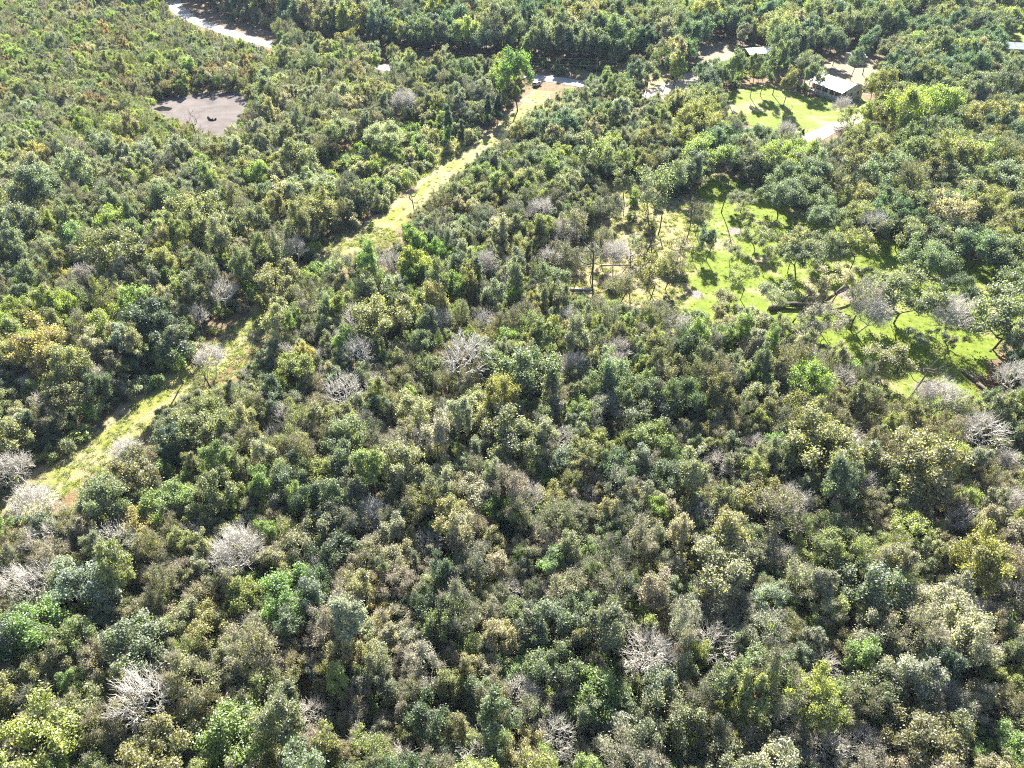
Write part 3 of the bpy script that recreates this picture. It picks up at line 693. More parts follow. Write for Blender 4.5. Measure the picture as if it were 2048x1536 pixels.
def scatter(name, pts, label):
    """pts: (x, y, z, index, rotz, sx, sz, tint, lean)"""
    me = bpy.data.meshes.new(name); me.from_pydata([p[:3] for p in pts], [], [])
    for nm, typ, key, dat in (('pick', 'INT', 'value', [p[3] for p in pts]), ('turn', 'FLOAT_VECTOR', 'vector', [c for p in pts for c in (0, p[8], p[4])]),
                              ('size', 'FLOAT_VECTOR', 'vector', [c for p in pts for c in (p[5], p[5], p[6])]), ('tint', 'FLOAT_COLOR', 'color', [c for p in pts for c in (*p[7], 1)])):
        a = me.attributes.new(nm, typ, 'POINT'); a.data.foreach_set(key, np.array(dat, dtype=np.int32 if typ == 'INT' else np.float32))
    o = bpy.data.objects.new(name, me); COL.objects.link(o); o['kind'] = 'stuff'; o['label'] = label
    ng = bpy.data.node_groups.new(name, 'GeometryNodeTree')
    ng.interface.new_socket('Geometry', in_out='INPUT', socket_type='NodeSocketGeometry'); ng.interface.new_socket('Geometry', in_out='OUTPUT', socket_type='NodeSocketGeometry')
    N, L = ng.nodes, ng.links
    gi, go = N.new('NodeGroupInput'), N.new('NodeGroupOutput')
    ci = N.new('GeometryNodeCollectionInfo'); ci.inputs['Collection'].default_value = lib; ci.inputs['Separate Children'].default_value = True; ci.inputs['Reset Children'].default_value = True
    ip = N.new('GeometryNodeInstanceOnPoints'); ip.inputs['Pick Instance'].default_value = True
    def attr(nm, ty):
        n = N.new('GeometryNodeInputNamedAttribute'); n.data_type = ty; n.inputs[0].default_value = nm; return n.outputs[0]
    L.new(gi.outputs[0], ip.inputs['Points']); L.new(ci.outputs[0], ip.inputs['Instance'])
    L.new(attr('pick', 'INT'), ip.inputs['Instance Index'])
    er = N.new('FunctionNodeEulerToRotation'); L.new(attr('turn', 'FLOAT_VECTOR'), er.inputs[0]); L.new(er.outputs[0], ip.inputs['Rotation'])
    L.new(attr('size', 'FLOAT_VECTOR'), ip.inputs['Scale']); L.new(ip.outputs[0], go.inputs[0])
    md = o.modifiers.new('scatter', 'NODES'); md.node_group = ng
    return o

# ------------------------------------------------------------------ individual trees
for t in trees:
    k = px(t['x'], t['y'], DIM[t['kind']][2] * t['s'] * t['zs'])
    t['px'] = k; t['w'] = 2 * t['r'] * FPX / k[2]
    t['in'] = -0.25 * t['w'] < k[0] < 2048 + 0.25 * t['w'] and -0.2 * t['w'] < k[1] < 1536 + 0.3 * t['w']
NAME = dict(round='broadleaf_tree', tall='broadleaf_tree', twiggy='broadleaf_tree', spread='live_oak', open='live_oak', shrub='shrub', cedar='cedar', dead='bare_tree', fine='bare_tree', snag='dead_trunk')
CATEG = dict(broadleaf_tree='tree', live_oak='oak tree', shrub='shrub', cedar='cedar tree', bare_tree='bare tree', dead_trunk='dead tree')
LIMIT = dict(broadleaf_tree=300, live_oak=110, shrub=0, cedar=9, bare_tree=99, dead_trunk=99)
solo, rest = [], []
for nm, lim in LIMIT.items():
    c = sorted((t for t in trees if NAME[t['kind']] == nm), key=lambda t: (not t['in'], not (t['hand'] and t['w'] > 30), -t['w']))
    for i, t in enumerate(c): (solo if i < lim and t['in'] else rest).append(t)

def make_tree(t):
    nm = NAME[t['kind']]; tr, cr, _b = PROTO[t['kind']][t['var']]
    o = bpy.data.objects.new(nm, None); COL.objects.link(o); o.matrix_world = tree_matrix(t); o.empty_display_size = 0.5
    for pn, me in (('trunk', tr), ('crown' if nm not in ('bare_tree', 'dead_trunk') else 'branches', cr)):
        c = bpy.data.objects.new(pn, me); COL.objects.link(c); c.parent = o
        c['tint'] = t['tint']
    t['o'] = o
    return o
for t in solo: make_tree(t)
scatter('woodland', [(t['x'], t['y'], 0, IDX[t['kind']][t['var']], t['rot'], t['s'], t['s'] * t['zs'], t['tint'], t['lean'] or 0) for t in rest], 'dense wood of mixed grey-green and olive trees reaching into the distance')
print('solo', len(solo), 'rest', len(rest))

# ------------------------------------------------------------------ undergrowth and grass
PALM = [lib_add(build_palmetto(500 + i, M['leaf'])) for i in range(3)]
TUFT = [lib_add(build_tuft(520 + i, M['leaf_matt'])) for i in range(4)]
def tint_of(c, f=1.0):
    b = TINT[c]; j = R_.uniform(0.8, 1.2) * f
    return (b[0] * j, b[1] * j, b[2] * j)
und = []
for _ in range(26000):
    y = 22 + (330 - 22) * R_.random() ** 1.15; hw = 35 + y * 0.78; x = R_.uniform(-hw, hw)
    q = px(x, y, 0)[:2]
    fal = inside(q, FALLOW)
    mea = inside(q, MEADOW)
    if any(inside(q, P) for P in BASE_FREE if P is not FALLOW and P is not MEADOW): continue
    if mea and R_.random() < 0.88: continue
    s = R_.uniform(0.45, 1.0) if not fal else R_.uniform(0.6, 1.3)
    if not mea and not clear_of(x, y, 3.4 * s, 2.3 * s, 0.5, 0.85, False): continue
    if len(und) > 7500: break
    if not fal and R_.random() < 0.35: und.append((x, y, 0, R_.choice(PALM), R_.uniform(0, 6.28), s * 1.3, s * 1.3, tint_of(R_.choice(['bright green', 'yellow-green', 'olive']), 0.9), 0))
    else: und.append((x, y, 0, R_.choice(IDX['shrub']), R_.uniform(0, 6.28), s, s * R_.uniform(0.7, 1.3), tint_of(R_.choice(['yellow-green', 'yellow-green', 'bright green', 'olive', 'tan', 'silvery'] if fal else ['olive', 'tan', 'yellow-green', 'grey-green', 'bright green', 'silvery'])), 0))
scatter('undergrowth', und, 'low shrubs and fan palmettos filling the gaps under the trees')
gr = []
def tufts(poly, n, cols, s0, s1):
    P = GP(*poly); xs = [p[0] for p in P]; ys = [p[1] for p in P]
    for _ in range(n):
        x, y = R_.uniform(min(xs), max(xs)), R_.uniform(min(ys), max(ys))
        if inside((x, y), P):
            s = R_.uniform(s0, s1); gr.append((x, y, 0.03, R_.choice(TUFT), R_.uniform(0, 6.28), s * 1.2, s, tint_of(R_.choice(cols)), 0))
for p in VIS[:4]: tufts(p, 700, ['yellow-green', 'tan', 'silvery', 'silvery'], 0.35, 1.0)
tufts(MEADOW, 3000, ['silvery', 'olive', 'yellow-green', 'silvery', 'tan'], 0.4, 1.2)
tufts(FALLOW, 4000, ['tan', 'silvery', 'yellow-green'], 0.6, 1.8)
tufts(LAWN, 3500, ['yellow-green', 'bright green', 'olive'], 0.3, 0.6)
scatter('grass', gr, 'tufts of dry and green grass along the strip and clearing')
# ------------------------------------------------------------------ buildings, car, roadside and clearing things
class MB:
    def __init__(s): s.v, s.f = [], []
    def box(s, x0, y0, z0, x1, y1, z1):
        b = len(s.v); s.v += [(x, y, z) for z in (z0, z1) for x, y in ((x0, y0), (x1, y0), (x1, y1), (x0, y1))]
        s.f += [tuple(b + i for i in q) for q in ((3, 2, 1, 0), (4, 5, 6, 7), (0, 1, 5, 4), (1, 2, 6, 5), (2, 3, 7, 6), (3, 0, 4, 7))]; return s
    def slab(s, pts, up):
        """closed plate: polygon pts and its copy moved by up"""
        b, n_ = len(s.v), len(pts); s.v += [tuple(p) for p in pts] + [(p[0] + up[0], p[1] + up[1], p[2] + up[2]) for p in pts]
        s.f += [tuple(b + i for i in reversed(range(n_))), tuple(b + n_ + i for i in range(n_))] + [(b + i, b + (i + 1) % n_, b + n_ + (i + 1) % n_, b + n_ + i) for i in range(n_)]; return s
    def tube(s, a, b, r0, r1=None, k=8):
        v, q = tubes([[*a, *b, r0, r0 if r1 is None else r1]], k); o = len(s.v)
        s.v += [tuple(p) for p in v]; s.f += [tuple(o + int(i) for i in f) for f in q] + [tuple(o + i for i in reversed(range(k))), tuple(o + k + i for i in range(k))]; return s
    def build(s, name, mat, parent=None, smooth=False):
        import bmesh
        me = bpy.data.meshes.new(name); me.from_pydata(s.v, [], s.f); me.materials.append(mat)
        bm = bmesh.new(); bm.from_mesh(me); bmesh.ops.recalc_face_normals(bm, faces=bm.faces); bm.to_mesh(me); bm.free()
        if smooth:
            for p in me.polygons: p.use_smooth = True
        o = bpy.data.objects.new(name, me); COL.objects.link(o)
        if parent is not None: o.parent = parent
        return o

def tag(o, label, cat, group=None):
    o['label'] = label; o['category'] = cat
    if group: o['group'] = group
    return o

def thing(name, label, cat, loc, rz=0.0, group=None):
    o = bpy.data.objects.new(name, None); COL.objects.link(o); o.location = loc; o.rotation_euler = (0, 0, rz); o.empty_display_size = 0.5
    return tag(o, label, cat, group)

n = NT('white_metal_roof')
wv = n.n('ShaderNodeTexWave', wave_type='BANDS', bands_direction='X'); n.link(n.coord(), wv.inputs[0]); wv.inputs['Scale'].default_value = 1.1
c = n.ramp(n.noise(0.6, 4), (0.3, (0.74, 0.74, 0.75)), (0.7, (0.82, 0.82, 0.82)))
M['white_roof'] = n.surface(c, 0.5, wv.outputs[0], 0.25, 0.03, 0.4)
M['siding'] = flat('pale_siding', (0.55, 0.53, 0.50), 0.7)
M['white'] = flat('white_paint', (0.78, 0.78, 0.76), 0.5, 0.05)
M['brick'] = flat('porch_wall', (0.23, 0.10, 0.075), 0.8, 0.2, 6)
M['dark'] = flat('dark_boards', (0.07, 0.06, 0.055), 0.8, 0.25)
M['glass'] = flat('window_glass', (0.03, 0.035, 0.04), 0.08, 0.1, 1, 0.6)
M['concrete'] = flat('concrete', (0.36, 0.34, 0.31), 0.85, 0.15)
M['blue'] = flat('blue_boards', (0.055, 0.20, 0.36), 0.7, 0.18)
M['shingle'] = flat('faded_brown_shingles', (0.30, 0.24, 0.235), 0.85, 0.2, 1.2)
M['slate'] = flat('grey_blue_roofing', (0.20, 0.23, 0.28), 0.7, 0.3, 0.8)
M['steel'] = flat('silver_car_paint', (0.50, 0.51, 0.54), 0.28, 0.03, 1, 0.6, 0.6)
M['rubber'] = flat('black_rubber', (0.018, 0.018, 0.02), 0.8)
M['black'] = flat('black_plastic', (0.008, 0.008, 0.010), 0.55)
M['lamp_red'] = flat('red_lens', (0.35, 0.02, 0.015), 0.25)
M['lamp_clear'] = flat('clear_lens', (0.7, 0.7, 0.68), 0.15)
M['post'] = flat('weathered_post', (0.16, 0.13, 0.11), 0.9, 0.3)
M['char'] = flat('charred_wood', (0.012, 0.011, 0.011), 0.9, 0.3)
M['rusty'] = flat('rusty_brush', (0.24, 0.13, 0.09), 0.95, 0.5, 2.0)

def gable_roof(W, D, ze, zr, t=0.14):
    m = MB()
    for y0, y1, a, b in ((0, D / 2, ze, zr), (D, D / 2, ze, zr)):
        m.slab([(0, y0, a), (W, y0, a), (W, y1, b), (0, y1, b)], (0, 0, t))
    return m

def window(parent, x0, x1, z0, z1, y, out, axis='x'):
    """a framed window on a wall of constant y (axis x) or constant x (axis y)"""
    P = (lambda a, b, c: (a, b, c)) if axis == 'x' else (lambda a, b, c: (b, a, c))
    def bx(m, a0, a1, c0, c1, d0, d1):
        p, q = P(a0, d0, c0), P(a1, d1, c1); m.box(*[min(i, j) for i, j in zip(p, q)], *[max(i, j) for i, j in zip(p, q)])
    w = MB(); bx(w, x0, x1, z0, z1, y + out * 0.003, y + out * 0.03); o = w.build('window', M['glass'], parent)
    f = MB(); t = 0.09
    for a0, a1, c0, c1 in ((x0 - t, x1 + t, z1, z1 + t), (x0 - t, x1 + t, z0 - t, z0), (x0 - t, x0, z0, z1), (x1, x1 + t, z0, z1)): bx(f, a0, a1, c0, c1, y + out * 0.004, y + out * 0.06)
    f.build('frame', M['white'], o)

# the white-roofed house -------------------------------------------------
HA = RAD(118 - 180)
W, D = 17.0, 12.5
fr = (121.9, 269.7)
HO = (fr[0] - W * math.cos(HA), fr[1] - W * math.sin(HA), 0)
h = thing('house', 'long pale house with white metal roof and railed porch facing the green yard', 'house', HO, HA)
gable_roof(W, D, 3.5, 5.7).build('roof', M['white_roof'], h)
rc = MB().slab([(0, D / 2 - 0.16, 5.853), (W, D / 2 - 0.16, 5.853), (W, D / 2 + 0.16, 5.853), (0, D / 2 + 0.16, 5.853)], (0, 0, 0.05)); rc.build('ridge_cap', M['white'], h)
MB().box(0.5, 3.0, 0, W - 0.5, D - 0.6, 0.6).build('foundation', M['concrete'], h)
wl = MB()
for xx in (0.52, W - 0.67): wl.slab([(xx, 3.02, 0.6), (xx, D - 0.62, 0.6), (xx, D - 0.62, 3.55), (xx, D / 2, 5.62), (xx, 3.02, 4.5)], (0.15, 0, 0))
wl.box(0.672, D - 0.77, 0.6, W - 0.672, D - 0.62, 3.6)
wl.build('wall', M['siding'], h)
MB().box(0.672, 3.02, 0.6, W - 0.672, 3.17, 4.4).build('porch_wall', M['brick'], h)
MB().box(0.4, 0.35, 0.0, W - 0.4, 2.98, 0.75).build('porch_floor', M['concrete'], h)
for i in range(6):
    x = 0.6 + i * (W - 1.4) / 5; MB().box(x, 0.45, 0.75, x + 0.2, 0.65, 3.53).build('porch_post', M['white'], h)
ra = MB()
ra.box(0.8, 0.5, 1.60, W - 0.8, 0.58, 1.68); ra.box(0.8, 0.5, 0.90, W - 0.8, 0.58, 0.97)
for i in range(70):
    x = 0.85 + i * (W - 1.75) / 69; ra.box(x, 0.52, 0.97, x + 0.06, 0.56, 1.60)
ra.build('railing', M['white'], h)
dr = MB().box(8.0, 2.95, 0.76, 9.0, 3.017, 2.9).build('door', M['white'], h); MB().box(8.82, 2.90, 1.75, 8.9, 2.949, 1.85).build('handle', M['dark'], dr)
for x0 in (2.2, 5.0, 10.8, 13.6): window(h, x0, x0 + 1.2, 1.5, 2.8, 3.02, -1)
window(h, 5.0, 6.2, 1.6, 2.9, W - 0.52, 1, 'y'); window(h, 8.6, 9.8, 1.6, 2.9, W - 0.52, 1, 'y')
st = MB()
for i in range(3): st.box(8.0, 0.34 - 0.3 * (3 - i), 0, 9.2, 0.34 - 0.3 * (2 - i), 0.19 * (i + 1))
st.build('steps', M['concrete'], h)

# barn with an open side ---------------------------------------------------
b = thing('barn', 'white roofed barn with a dark open side beside the bare dirt yard', 'barn', (100.5, 319.5, 0), RAD(14))
gable_roof(13, 9, 3.5, 4.9).build('roof', M['white_roof'], b)
m = MB().box(0.4, 8.4, 0, 12.6, 8.6, 3.55).box(12.4, 0.5, 0, 12.6, 8.39, 3.5).box(5.0, 0.5, 0, 12.39, 0.7, 3.5)
m.slab([(0.42, 0.4, 3.1), (0.42, 8.39, 3.1), (0.42, 8.39, 3.52), (0.42, 4.5, 4.85), (0.42, 0.4, 3.52)], (0.12, 0, 0)); m.build('wall', M['dark'], b)
for x, y in ((0.45, 0.45), (2.6, 0.45), (0.45, 4.4), (4.7, 0.45)): MB().box(x, y, 0, x + 0.18, y + 0.18, 3.09).build('post', M['post'], b)

def small_shed(name, label, loc, rz, W, D, ze, zr, roofm, wallm, cat='shed', patch=None, gablem=None):
    s = thing(name, label, cat, loc, RAD(rz))
    gable_roof(W, D, ze, zr, 0.1).build('roof', roofm, s)
    w = MB().box(0.3, 0.3, 0, W - 0.3, 0.45, ze).box(0.3, D - 0.45, 0, W - 0.3, D - 0.3, ze)
    w.build('wall', wallm, s)
    for xx in (0.31, W - 0.46):
        MB().slab([(xx, 0.452, 0), (xx, D - 0.452, 0), (xx, D - 0.452, ze), (xx, D / 2, zr - 0.06), (xx, 0.452, ze)], (0.15, 0, 0)).build('gable_wall', gablem or wallm, s)
    d = MB().box(W * 0.45, 0.23, 0.02, W * 0.45 + 0.95, 0.298, 2.0).build('door', M['dark'], s); MB().box(W * 0.45 + 0.8, 0.18, 0.95, W * 0.45 + 0.88, 0.229, 1.05).build('handle', M['post'], d)
    if patch:
        x0, x1, f0, f1 = patch; sl = (zr - ze) / (D / 2)
        MB().slab([(x0, D / 2 * f0, ze + sl * D / 2 * f0 + 0.104), (x1, D / 2 * f0, ze + sl * D / 2 * f0 + 0.104), (x1, D / 2 * f1, ze + sl * D / 2 * f1 + 0.104), (x0, D / 2 * f1, ze + sl * D / 2 * f1 + 0.104)], (0, 0, 0.03)).build('roof_patch', M['white_roof'], s)
    return s
small_shed('shed', 'tiny shed with flat pale roof and dark walls between trees and house', (110.6, 297.2, 0), -38, 3.2, 3.0, 2.3, 2.6, M['white_roof'], M['dark'])
small_shed('shed', 'small white roofed outbuilding half hidden by oaks behind the house', (143.8, 317.0, 0), 8, 6.2, 7.5, 2.9, 3.8, M['white_roof'], M['siding'])
small_shed('house', 'distant blue walled house under a faded brown roof with pale patch', (190.5, 366.0, 0), 30, 17, 10.5, 3.2, 5.3, M['shingle'], M['blue'], 'house', (7.5, 13, 0.1, 0.75), M['blue'])
small_shed('house', 'grey-blue roofed house cut by the right frame edge', (214.0, 331.0, 0), -14, 16, 10, 3.0, 4.6, M['slate'], M['siding'], 'house')

# the parked car -----------------------------------------------------------
car = thing('parked_car', 'silver car parked on sandy verge where mown strip meets the road', 'car', (9.7, 290.3, 0.03), RAD(-24))
prof = [(-2.35, .42), (-2.38, .95), (-2.25, 1.12), (-1.95, 1.72), (0.25, 1.74), (1.05, 1.14), (2.15, 1.0), (2.36, .8), (2.36, .42), (1.9, .36), (-1.9, .36)]
MB().slab([(-0.92, y, z) for y, z in prof], (1.84, 0, 0)).build('body', M['steel'], car)
for sx in (-1, 1):
    MB().slab([(sx * 0.925, -1.95, 1.15), (sx * 0.925, 0.75, 1.15), (sx * 0.925, 0.2, 1.62), (sx * 0.925, -1.75, 1.62)], (sx * 0.012, 0, 0)).build('side_window', M['glass'], car)
    MB().box(*sorted((sx * 0.925, sx * 1.12))[:1], 0.55, 1.12, sorted((sx * 0.925, sx * 1.12))[1], 0.75, 1.3).build('mirror', M['black'], car)
    MB().box(min(sx * 0.55, sx * 0.88), 2.362, 0.72, max(sx * 0.55, sx * 0.88), 2.385, 0.88).build('headlight', M['lamp_clear'], car)
    MB().box(min(sx * 0.7, sx * 0.9), -2.405, 0.85, max(sx * 0.7, sx * 0.9), -2.382, 1.08).build('tail_light', M['lamp_red'], car)
    for yy in (-1.45, 1.45):
        wh = MB().tube((sx * 0.74, yy, 0.33), (sx * 0.96, yy, 0.33), 0.33, k=16).build('wheel', M['rubber'], car); MB().tube((sx * 0.962, yy, 0.33), (sx * 0.975, yy, 0.33), 0.2, k=12).build('rim', M['steel'], wh)
MB().slab([(-0.8, -2.24, 1.17), (0.8, -2.24, 1.17), (0.75, -2.0, 1.64), (-0.75, -2.0, 1.64)], (0, -0.02, 0.01)).build('rear_window', M['glass'], car)
MB().slab([(-0.8, 1.0, 1.2), (0.8, 1.0, 1.2), (0.74, 0.35, 1.68), (-0.74, 0.35, 1.68)], (0, 0.02, 0.02)).build('windscreen', M['glass'], car)
MB().box(-0.9, -2.50, 0.42, 0.9, -2.385, 0.62).build('bumper', M['black'], car)
dp = MB().slab([(0.93, 0.7, 0.45), (1.72, 1.15, 0.45), (1.72, 1.15, 1.15), (1.45, 1.0, 1.6), (0.93, 0.72, 1.6)], (0.04, -0.07, 0)).build('door', M['steel'], car)
MB().box(1.45, 0.85, 0.95, 1.62, 0.90, 1.0).build('handle', M['black'], dp)

# power poles and lines along the road --------------------------------------
poles = [(-98.5, 321.5), (33.0, 291.5), (118.0, 246.0)]
for (x, y), lb in zip(poles, ('thin utility pole above the bend of the road at the wood edge', 'thin utility pole among the trees beside the road near the car', 'thin utility pole standing in the oaks beside the dirt road')):
    p = thing('utility_pole', lb, 'utility pole', (x, y, 0), 0, 'utility poles along the road')
    MB().tube((0, 0, 0), (0, 0, 9.6), 0.15, 0.10).build('pole', M['post'], p)
    MB().box(-0.06, -0.9, 9.0, 0.06, 0.9, 9.12).build('crossarm', M['post'], p)
    for s in (-0.8, 0.8): MB().tube((0, s, 9.121), (0, s, 9.3), 0.05, 0.03).build('insulator', M['concrete'], p)
for i in range(2):
    for s, z0, wd in ((0.8, 9.3, 'upper'), (-0.8, 7.2, 'lower')):
        a, c = Vector((*poles[i], z0)), Vector((*poles[i + 1], z0)); m = MB()
        a.y += s * (1 if z0 > 9 else 0.2); c.y += s * (1 if z0 > 9 else 0.2); sag = 1.3; prev = a
        for k in range(1, 19):
            f = k / 18; q = a.lerp(c, f); q.z -= sag * 4 * f * (1 - f); m.tube(prev, q, 0.035, k=4); prev = q
        tag(m.build('power_line', M['twig']), f'{wd} wire strung along the road ' + ('left of the parked car' if i == 0 else 'right of the parked car'), 'power line', 'power lines')

def post_at(pxy, h_, r, label, lean=0.0, name='fence_post', cat='fence post', group=None, mat='post'):
    x, y = g(*pxy); o = MB().tube((0, 0, -0.1), (lean * h_, 0, h_), r, r * 0.85).build(name, M[mat]); o.location = (x, y, 0)
    return tag(o, label, cat, group)
for q, hh, ln, lb in (((1579, 268), 1.5, .05, 'short thin post at the left end of the yard edge'), ((1585.5, 268), 1.5, .08, 'short thin post second from left along the yard edge'), ((1593, 267), 1.6, .03, 'thin post third from left along the yard edge'),
                      ((1600.5, 266), 2.2, .06, 'tall thin post just left of the black slumped bag'), ((1613, 267), 1.9, .07, 'thin post just right of the black slumped bag')):
    post_at(q, hh, 0.06, lb, ln, group='fence posts along the yard edge')
x, y = g(1605.5, 268)
bm_ = MB(); prev = (0.35, 0, 0.0)
for p, r0, r1 in (((-0.05, 0, 0.35), 0.42, 0.5), ((-0.2, 0, 0.8), 0.5, 0.46), ((-0.05, 0, 1.25), 0.46, 0.36), ((0.18, 0, 1.6), 0.36, 0.16)): bm_.tube(prev, p, r0, r1, 10); prev = p
o = bm_.build('rubbish_bag', M['black'], None, True); o.location = (x, y, 0.05); tag(o, 'black slumped bag standing between thin posts at the yard edge', 'bag')
x, y = g(1126, 157)
mb = thing('mailbox', 'dark mailbox on a post across the road from the parked car', 'mailbox', (x, y, 0.08))
MB().box(-0.06, -0.06, 0, 0.06, 0.06, 1.1).build('post', M['post'], mb); MB().box(-0.15, -0.3, 1.101, 0.15, 0.3, 1.45).build('box', M['black'], mb)
x, y = g(1139, 154)
sg = thing('road_marker', 'thin roadside marker post with a small white plate', 'marker post', (x, y, 0.03))
MB().tube((0, 0, 0), (0, 0, 1.9), 0.05).build('post', M['post'], sg); MB().box(-0.28, -0.08, 1.5, 0.28, -0.055, 2.05).build('plate', M['white'], sg)

def log_piece(pts, r0, r1, k=8, stubs=()):
    m = MB()
    for i in range(len(pts) - 1):
        f0, f1 = i / (len(pts) - 1), (i + 1) / (len(pts) - 1); m.tube(pts[i], pts[i + 1], r0 + (r1 - r0) * f0, r0 + (r1 - r0) * f1, k)
    for a, c, r in stubs: m.tube(a, c, r, r * 0.6, 6)
    return m
def gz(px_, py_, z): return (*g(px_, py_, z), z)
for nm, lb, mat, pts, r0, r1, stubs in (
    ('fallen_log', 'pale straight fallen log on the dry grass near bare standing trunks', 'dead', [gz(1138, 578, .3), gz(1160, 579, .32), gz(1184, 579, .28)], .32, .22, ()),
    ('fallen_log', 'thin pale fallen log across dry grass above the straight thick one', 'dead', [gz(1200, 530, .2), gz(1230, 529, .2), gz(1262, 529, .2)], .16, .1, ()),
    ('fallen_oak', 'huge dark fallen oak trunk lying on the bright lawn', 'bark', [gz(1540, 618, .5), gz(1566, 610, .8), gz(1590, 608, 1.0), gz(1640, 612, 1.3)], .75, .5, ((gz(1600, 608, 1.0), gz(1618, 590, 2.2), .25), (gz(1622, 612, 1.2), gz(1600, 640, .4), .22))),
    ('fallen_limb', 'long broken oak limb arching up across the lawn', 'bark', [gz(1645, 606, 1.2), gz(1668, 590, 2.2), gz(1690, 570, 3.2), gz(1697, 552, 4.2)], .4, .2, ((gz(1668, 590, 2.2), gz(1702, 577, 2.6), .16), (gz(1690, 568, 3.2), gz(1722, 600, .2), .2))),
    ('fallen_limb', 'fallen branch reaching right over the lawn below the huge trunk', 'bark', [gz(1648, 612, .5), gz(1672, 622, .6), gz(1700, 632, .4)], .26, .1, ((gz(1655, 616, .5), gz(1656, 640, .2), .16),)),
    ('fallen_log', 'dark fallen trunk beside the red-brown brush pile under the oaks', 'bark', [gz(1925, 740, .4), gz(1955, 765, .5), gz(1990, 795, .4)], .4, .3, ((gz(1955, 765, .5), gz(1945, 735, 1.4), .14),)),
    ('charred_log', 'black burnt log lying in the middle of the dry mud', 'char', [gz(416, 234, .2), gz(420, 238, .45), gz(424, 240, .3), gz(429, 240, .2)], .35, .25, ((gz(420, 238, .4), gz(417, 233, 1.1), .2), (gz(424, 239, .4), gz(426, 236, .9), .16))),
    ('charred_stump', 'small black stump just right of the burnt log on mud', 'char', [gz(431, 238.5, 0), gz(431.5, 237.5, .5)], .4, .3, ())):
    tag(log_piece(pts, r0, r1, 8, stubs).build(nm, M[mat], None, True), lb, nm.replace('_', ' '))
rng = np.random.default_rng(77); c0 = np.array(gz(1985, 768, 0)); seg = []
for i in range(260):
    a = rng.normal(0, 1, 3) * np.array([2.2, 1.7, 0.5]); a[2] = abs(a[2]) * max(0.1, 1 - (a[0] / 4) ** 2) + 0.1
    d = unit(rng.normal(0, 1, 3) * np.array([1, 1, 0.3])) * rng.uniform(0.5, 1.6)
    seg.append([*(c0 + a), *(c0 + a + d), 0.07, 0.03])
v, q = tubes(seg, 4); o = bpy.data.objects.new('brush_pile', mesh_np('brush_pile', v, [q], [M['rusty']])); COL.objects.link(o); tag(o, 'red-brown heap of cut brush under the oaks beside the lawn', 'brush pile')

# ------------------------------------------------------------------ what every tree is called
SHAPE = dict(round='round', tall='narrow', twiggy='twiggy', spread='spreading', open='open-limbed', cedar='columnar', dead='branchy', fine='fine-twigged', snag='leafless')
HEAD = dict(broadleaf_tree='tree', live_oak='oak', cedar='cedar', bare_tree='bare tree', dead_trunk='dead trunk')
SIGHT = []
for t in trees:
    k = px(t['x'], t['y'], DIM[t['kind']][2] * t['s'] * t['zs'])
    SIGHT.append((k[0], k[1], k[2] - 0.5, t['r'] * FPX / k[2]))
STRG = [g(*p) for p in STRIP]
ROADG = [g(*p) for p in ROAD[2:13]]
def seg_dist(p, L):
    best = (1e9, 0)
    for a, c in zip(L, L[1:]):
        ax, ay = a; dx, dy = c[0] - ax, c[1] - ay; t = max(0, min(1, ((p[0] - ax) * dx + (p[1] - ay) * dy) / (dx * dx + dy * dy + 1e-9)))
        d = math.hypot(p[0] - ax - dx * t, p[1] - ay - dy * t)
        if d < best[0]: best = (d, (dx * (p[1] - ay) - dy * (p[0] - ax)))
    return best
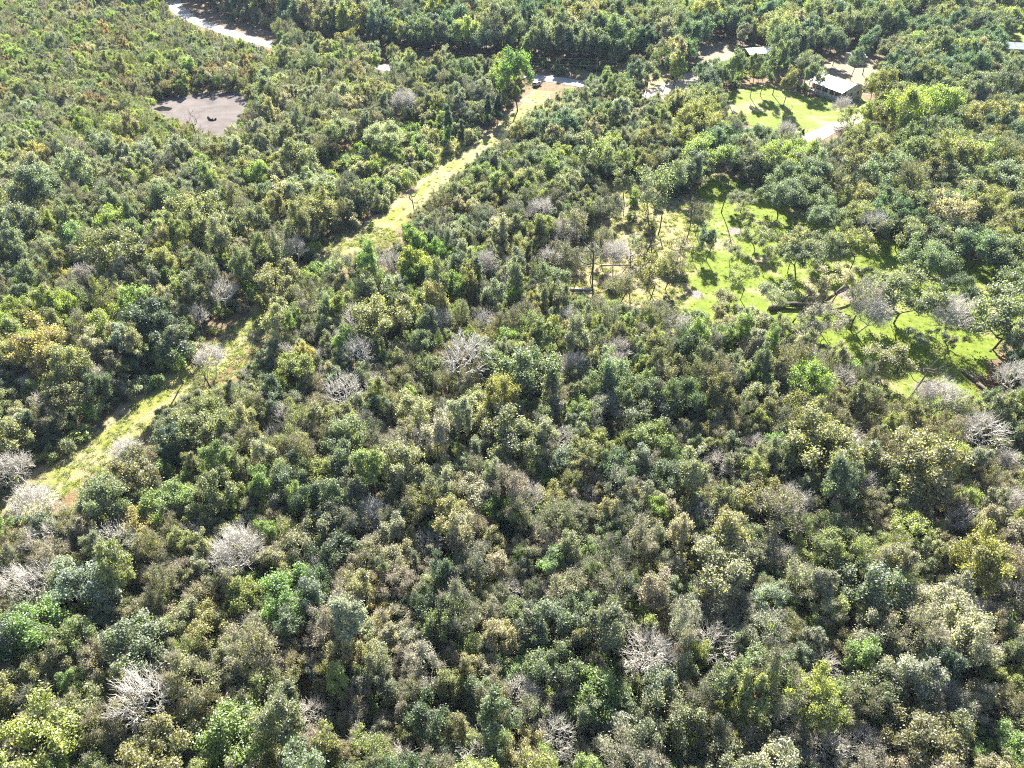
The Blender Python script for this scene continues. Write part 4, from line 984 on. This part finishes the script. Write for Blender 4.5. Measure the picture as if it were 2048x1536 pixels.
def zone(t):
    bx, by = px(t['x'], t['y'], 0)[:2]; x, y = t['px'][:2]
    if inside((bx, by), YARD): return 'on the house lawn'
    if inside((bx, by), MEADOW) and bx < 1390: return 'on the dry grass clearing'
    if inside((bx, by), LAWN): return 'on the bright green clearing'
    if inside((bx, by), FALLOW): return 'in the shrubby field'
    d, side = seg_dist((t['x'], t['y']), STRG)
    if d < 15 and -50 < bx < 1100: return ('above' if side < 0 else 'below') + ' the mown strip, ' + ('near its top' if by < 420 else 'along its middle' if by < 700 else 'near its bottom')
    if seg_dist((t['x'], t['y']), [g(*p) for p in MUD])[0] < 22: return 'beside the dry mud pond'
    if y > 1430: return 'along the bottom frame edge, ' + ('left' if x < 680 else 'centre' if x < 1370 else 'right')
    if x < 110: return 'at the left frame edge, ' + ('upper' if y < 700 else 'middle' if y < 1050 else 'lower')
    if x > 1940: return 'at the right frame edge, ' + ('upper' if y < 560 else 'middle' if y < 1000 else 'lower')
    col_ = ['far left', 'left', 'centre left', 'centre', 'centre right', 'right', 'far right'][min(6, int(x / 293))]
    row_ = 'top' if y < 200 else 'upper' if y < 430 else 'middle' if y < 680 else 'lower middle' if y < 900 else 'lower' if y < 1170 else 'bottom'
    return f'in the {row_} wood, {col_}'
for nm in HEAD:
    ws = sorted(t['r'] for t in solo if NAME[t['kind']] == nm)
    for t in solo:
        if NAME[t['kind']] != nm: continue
        q = sum(w < t['r'] for w in ws) / max(1, len(ws))
        size = 'small' if q < 0.33 else 'medium' if q < 0.67 else 'large'
        hue = '' if nm in ('bare_tree', 'dead_trunk') else t['col'] + ' '
        if nm == 'bare_tree': hue = 'grey '
        if nm == 'dead_trunk': hue = 'dark '
        t['base'] = (f"{size} {hue}{SHAPE[t['kind']]} {HEAD[nm]}", zone(t)); t['nm'] = nm
by_phrase = {}
for t in solo: by_phrase.setdefault(t['base'], []).append(t)
ORD = ['leftmost', 'second from left', 'third from left', 'fourth from left', 'fifth from left', 'sixth from left', 'seventh from left', 'eighth from left', 'ninth from left']
GROUPS = dict(broadleaf_tree='trees of the dense wood', live_oak='oaks around the clearings', cedar='cedars beside the strip', bare_tree='bare grey trees', dead_trunk='dead standing trunks')
for (a, z), ts in by_phrase.items():
    ts.sort(key=lambda t: t['px'][0])
    for i, t in enumerate(ts):
        if len(ts) == 1: lab = f'{a} {z}'
        else: lab = f"{'rightmost' if i == len(ts) - 1 else ORD[min(i, 8)]} {a} {z}"
        t['o']['label'] = lab; t['o']['category'] = CATEG[t['nm']]; t['o']['group'] = GROUPS[t['nm']]

# ------------------------------------------------------------------ haze
n = NT('haze')
v = n.n('ShaderNodeVolumePrincipled', i_Density=0.00006); v.inputs['Color'].default_value = (0.52, 0.70, 1.0, 1); v.inputs['Anisotropy'].default_value = 0.0
n.link(v.outputs[0], n.out.inputs['Volume'])
hz = MB().box(-950, -260, -1.0, 950, 1660, 92.5).build('haze', n.m); hz['kind'] = 'stuff'; hz['label'] = 'faint blue summer haze over the far wood'
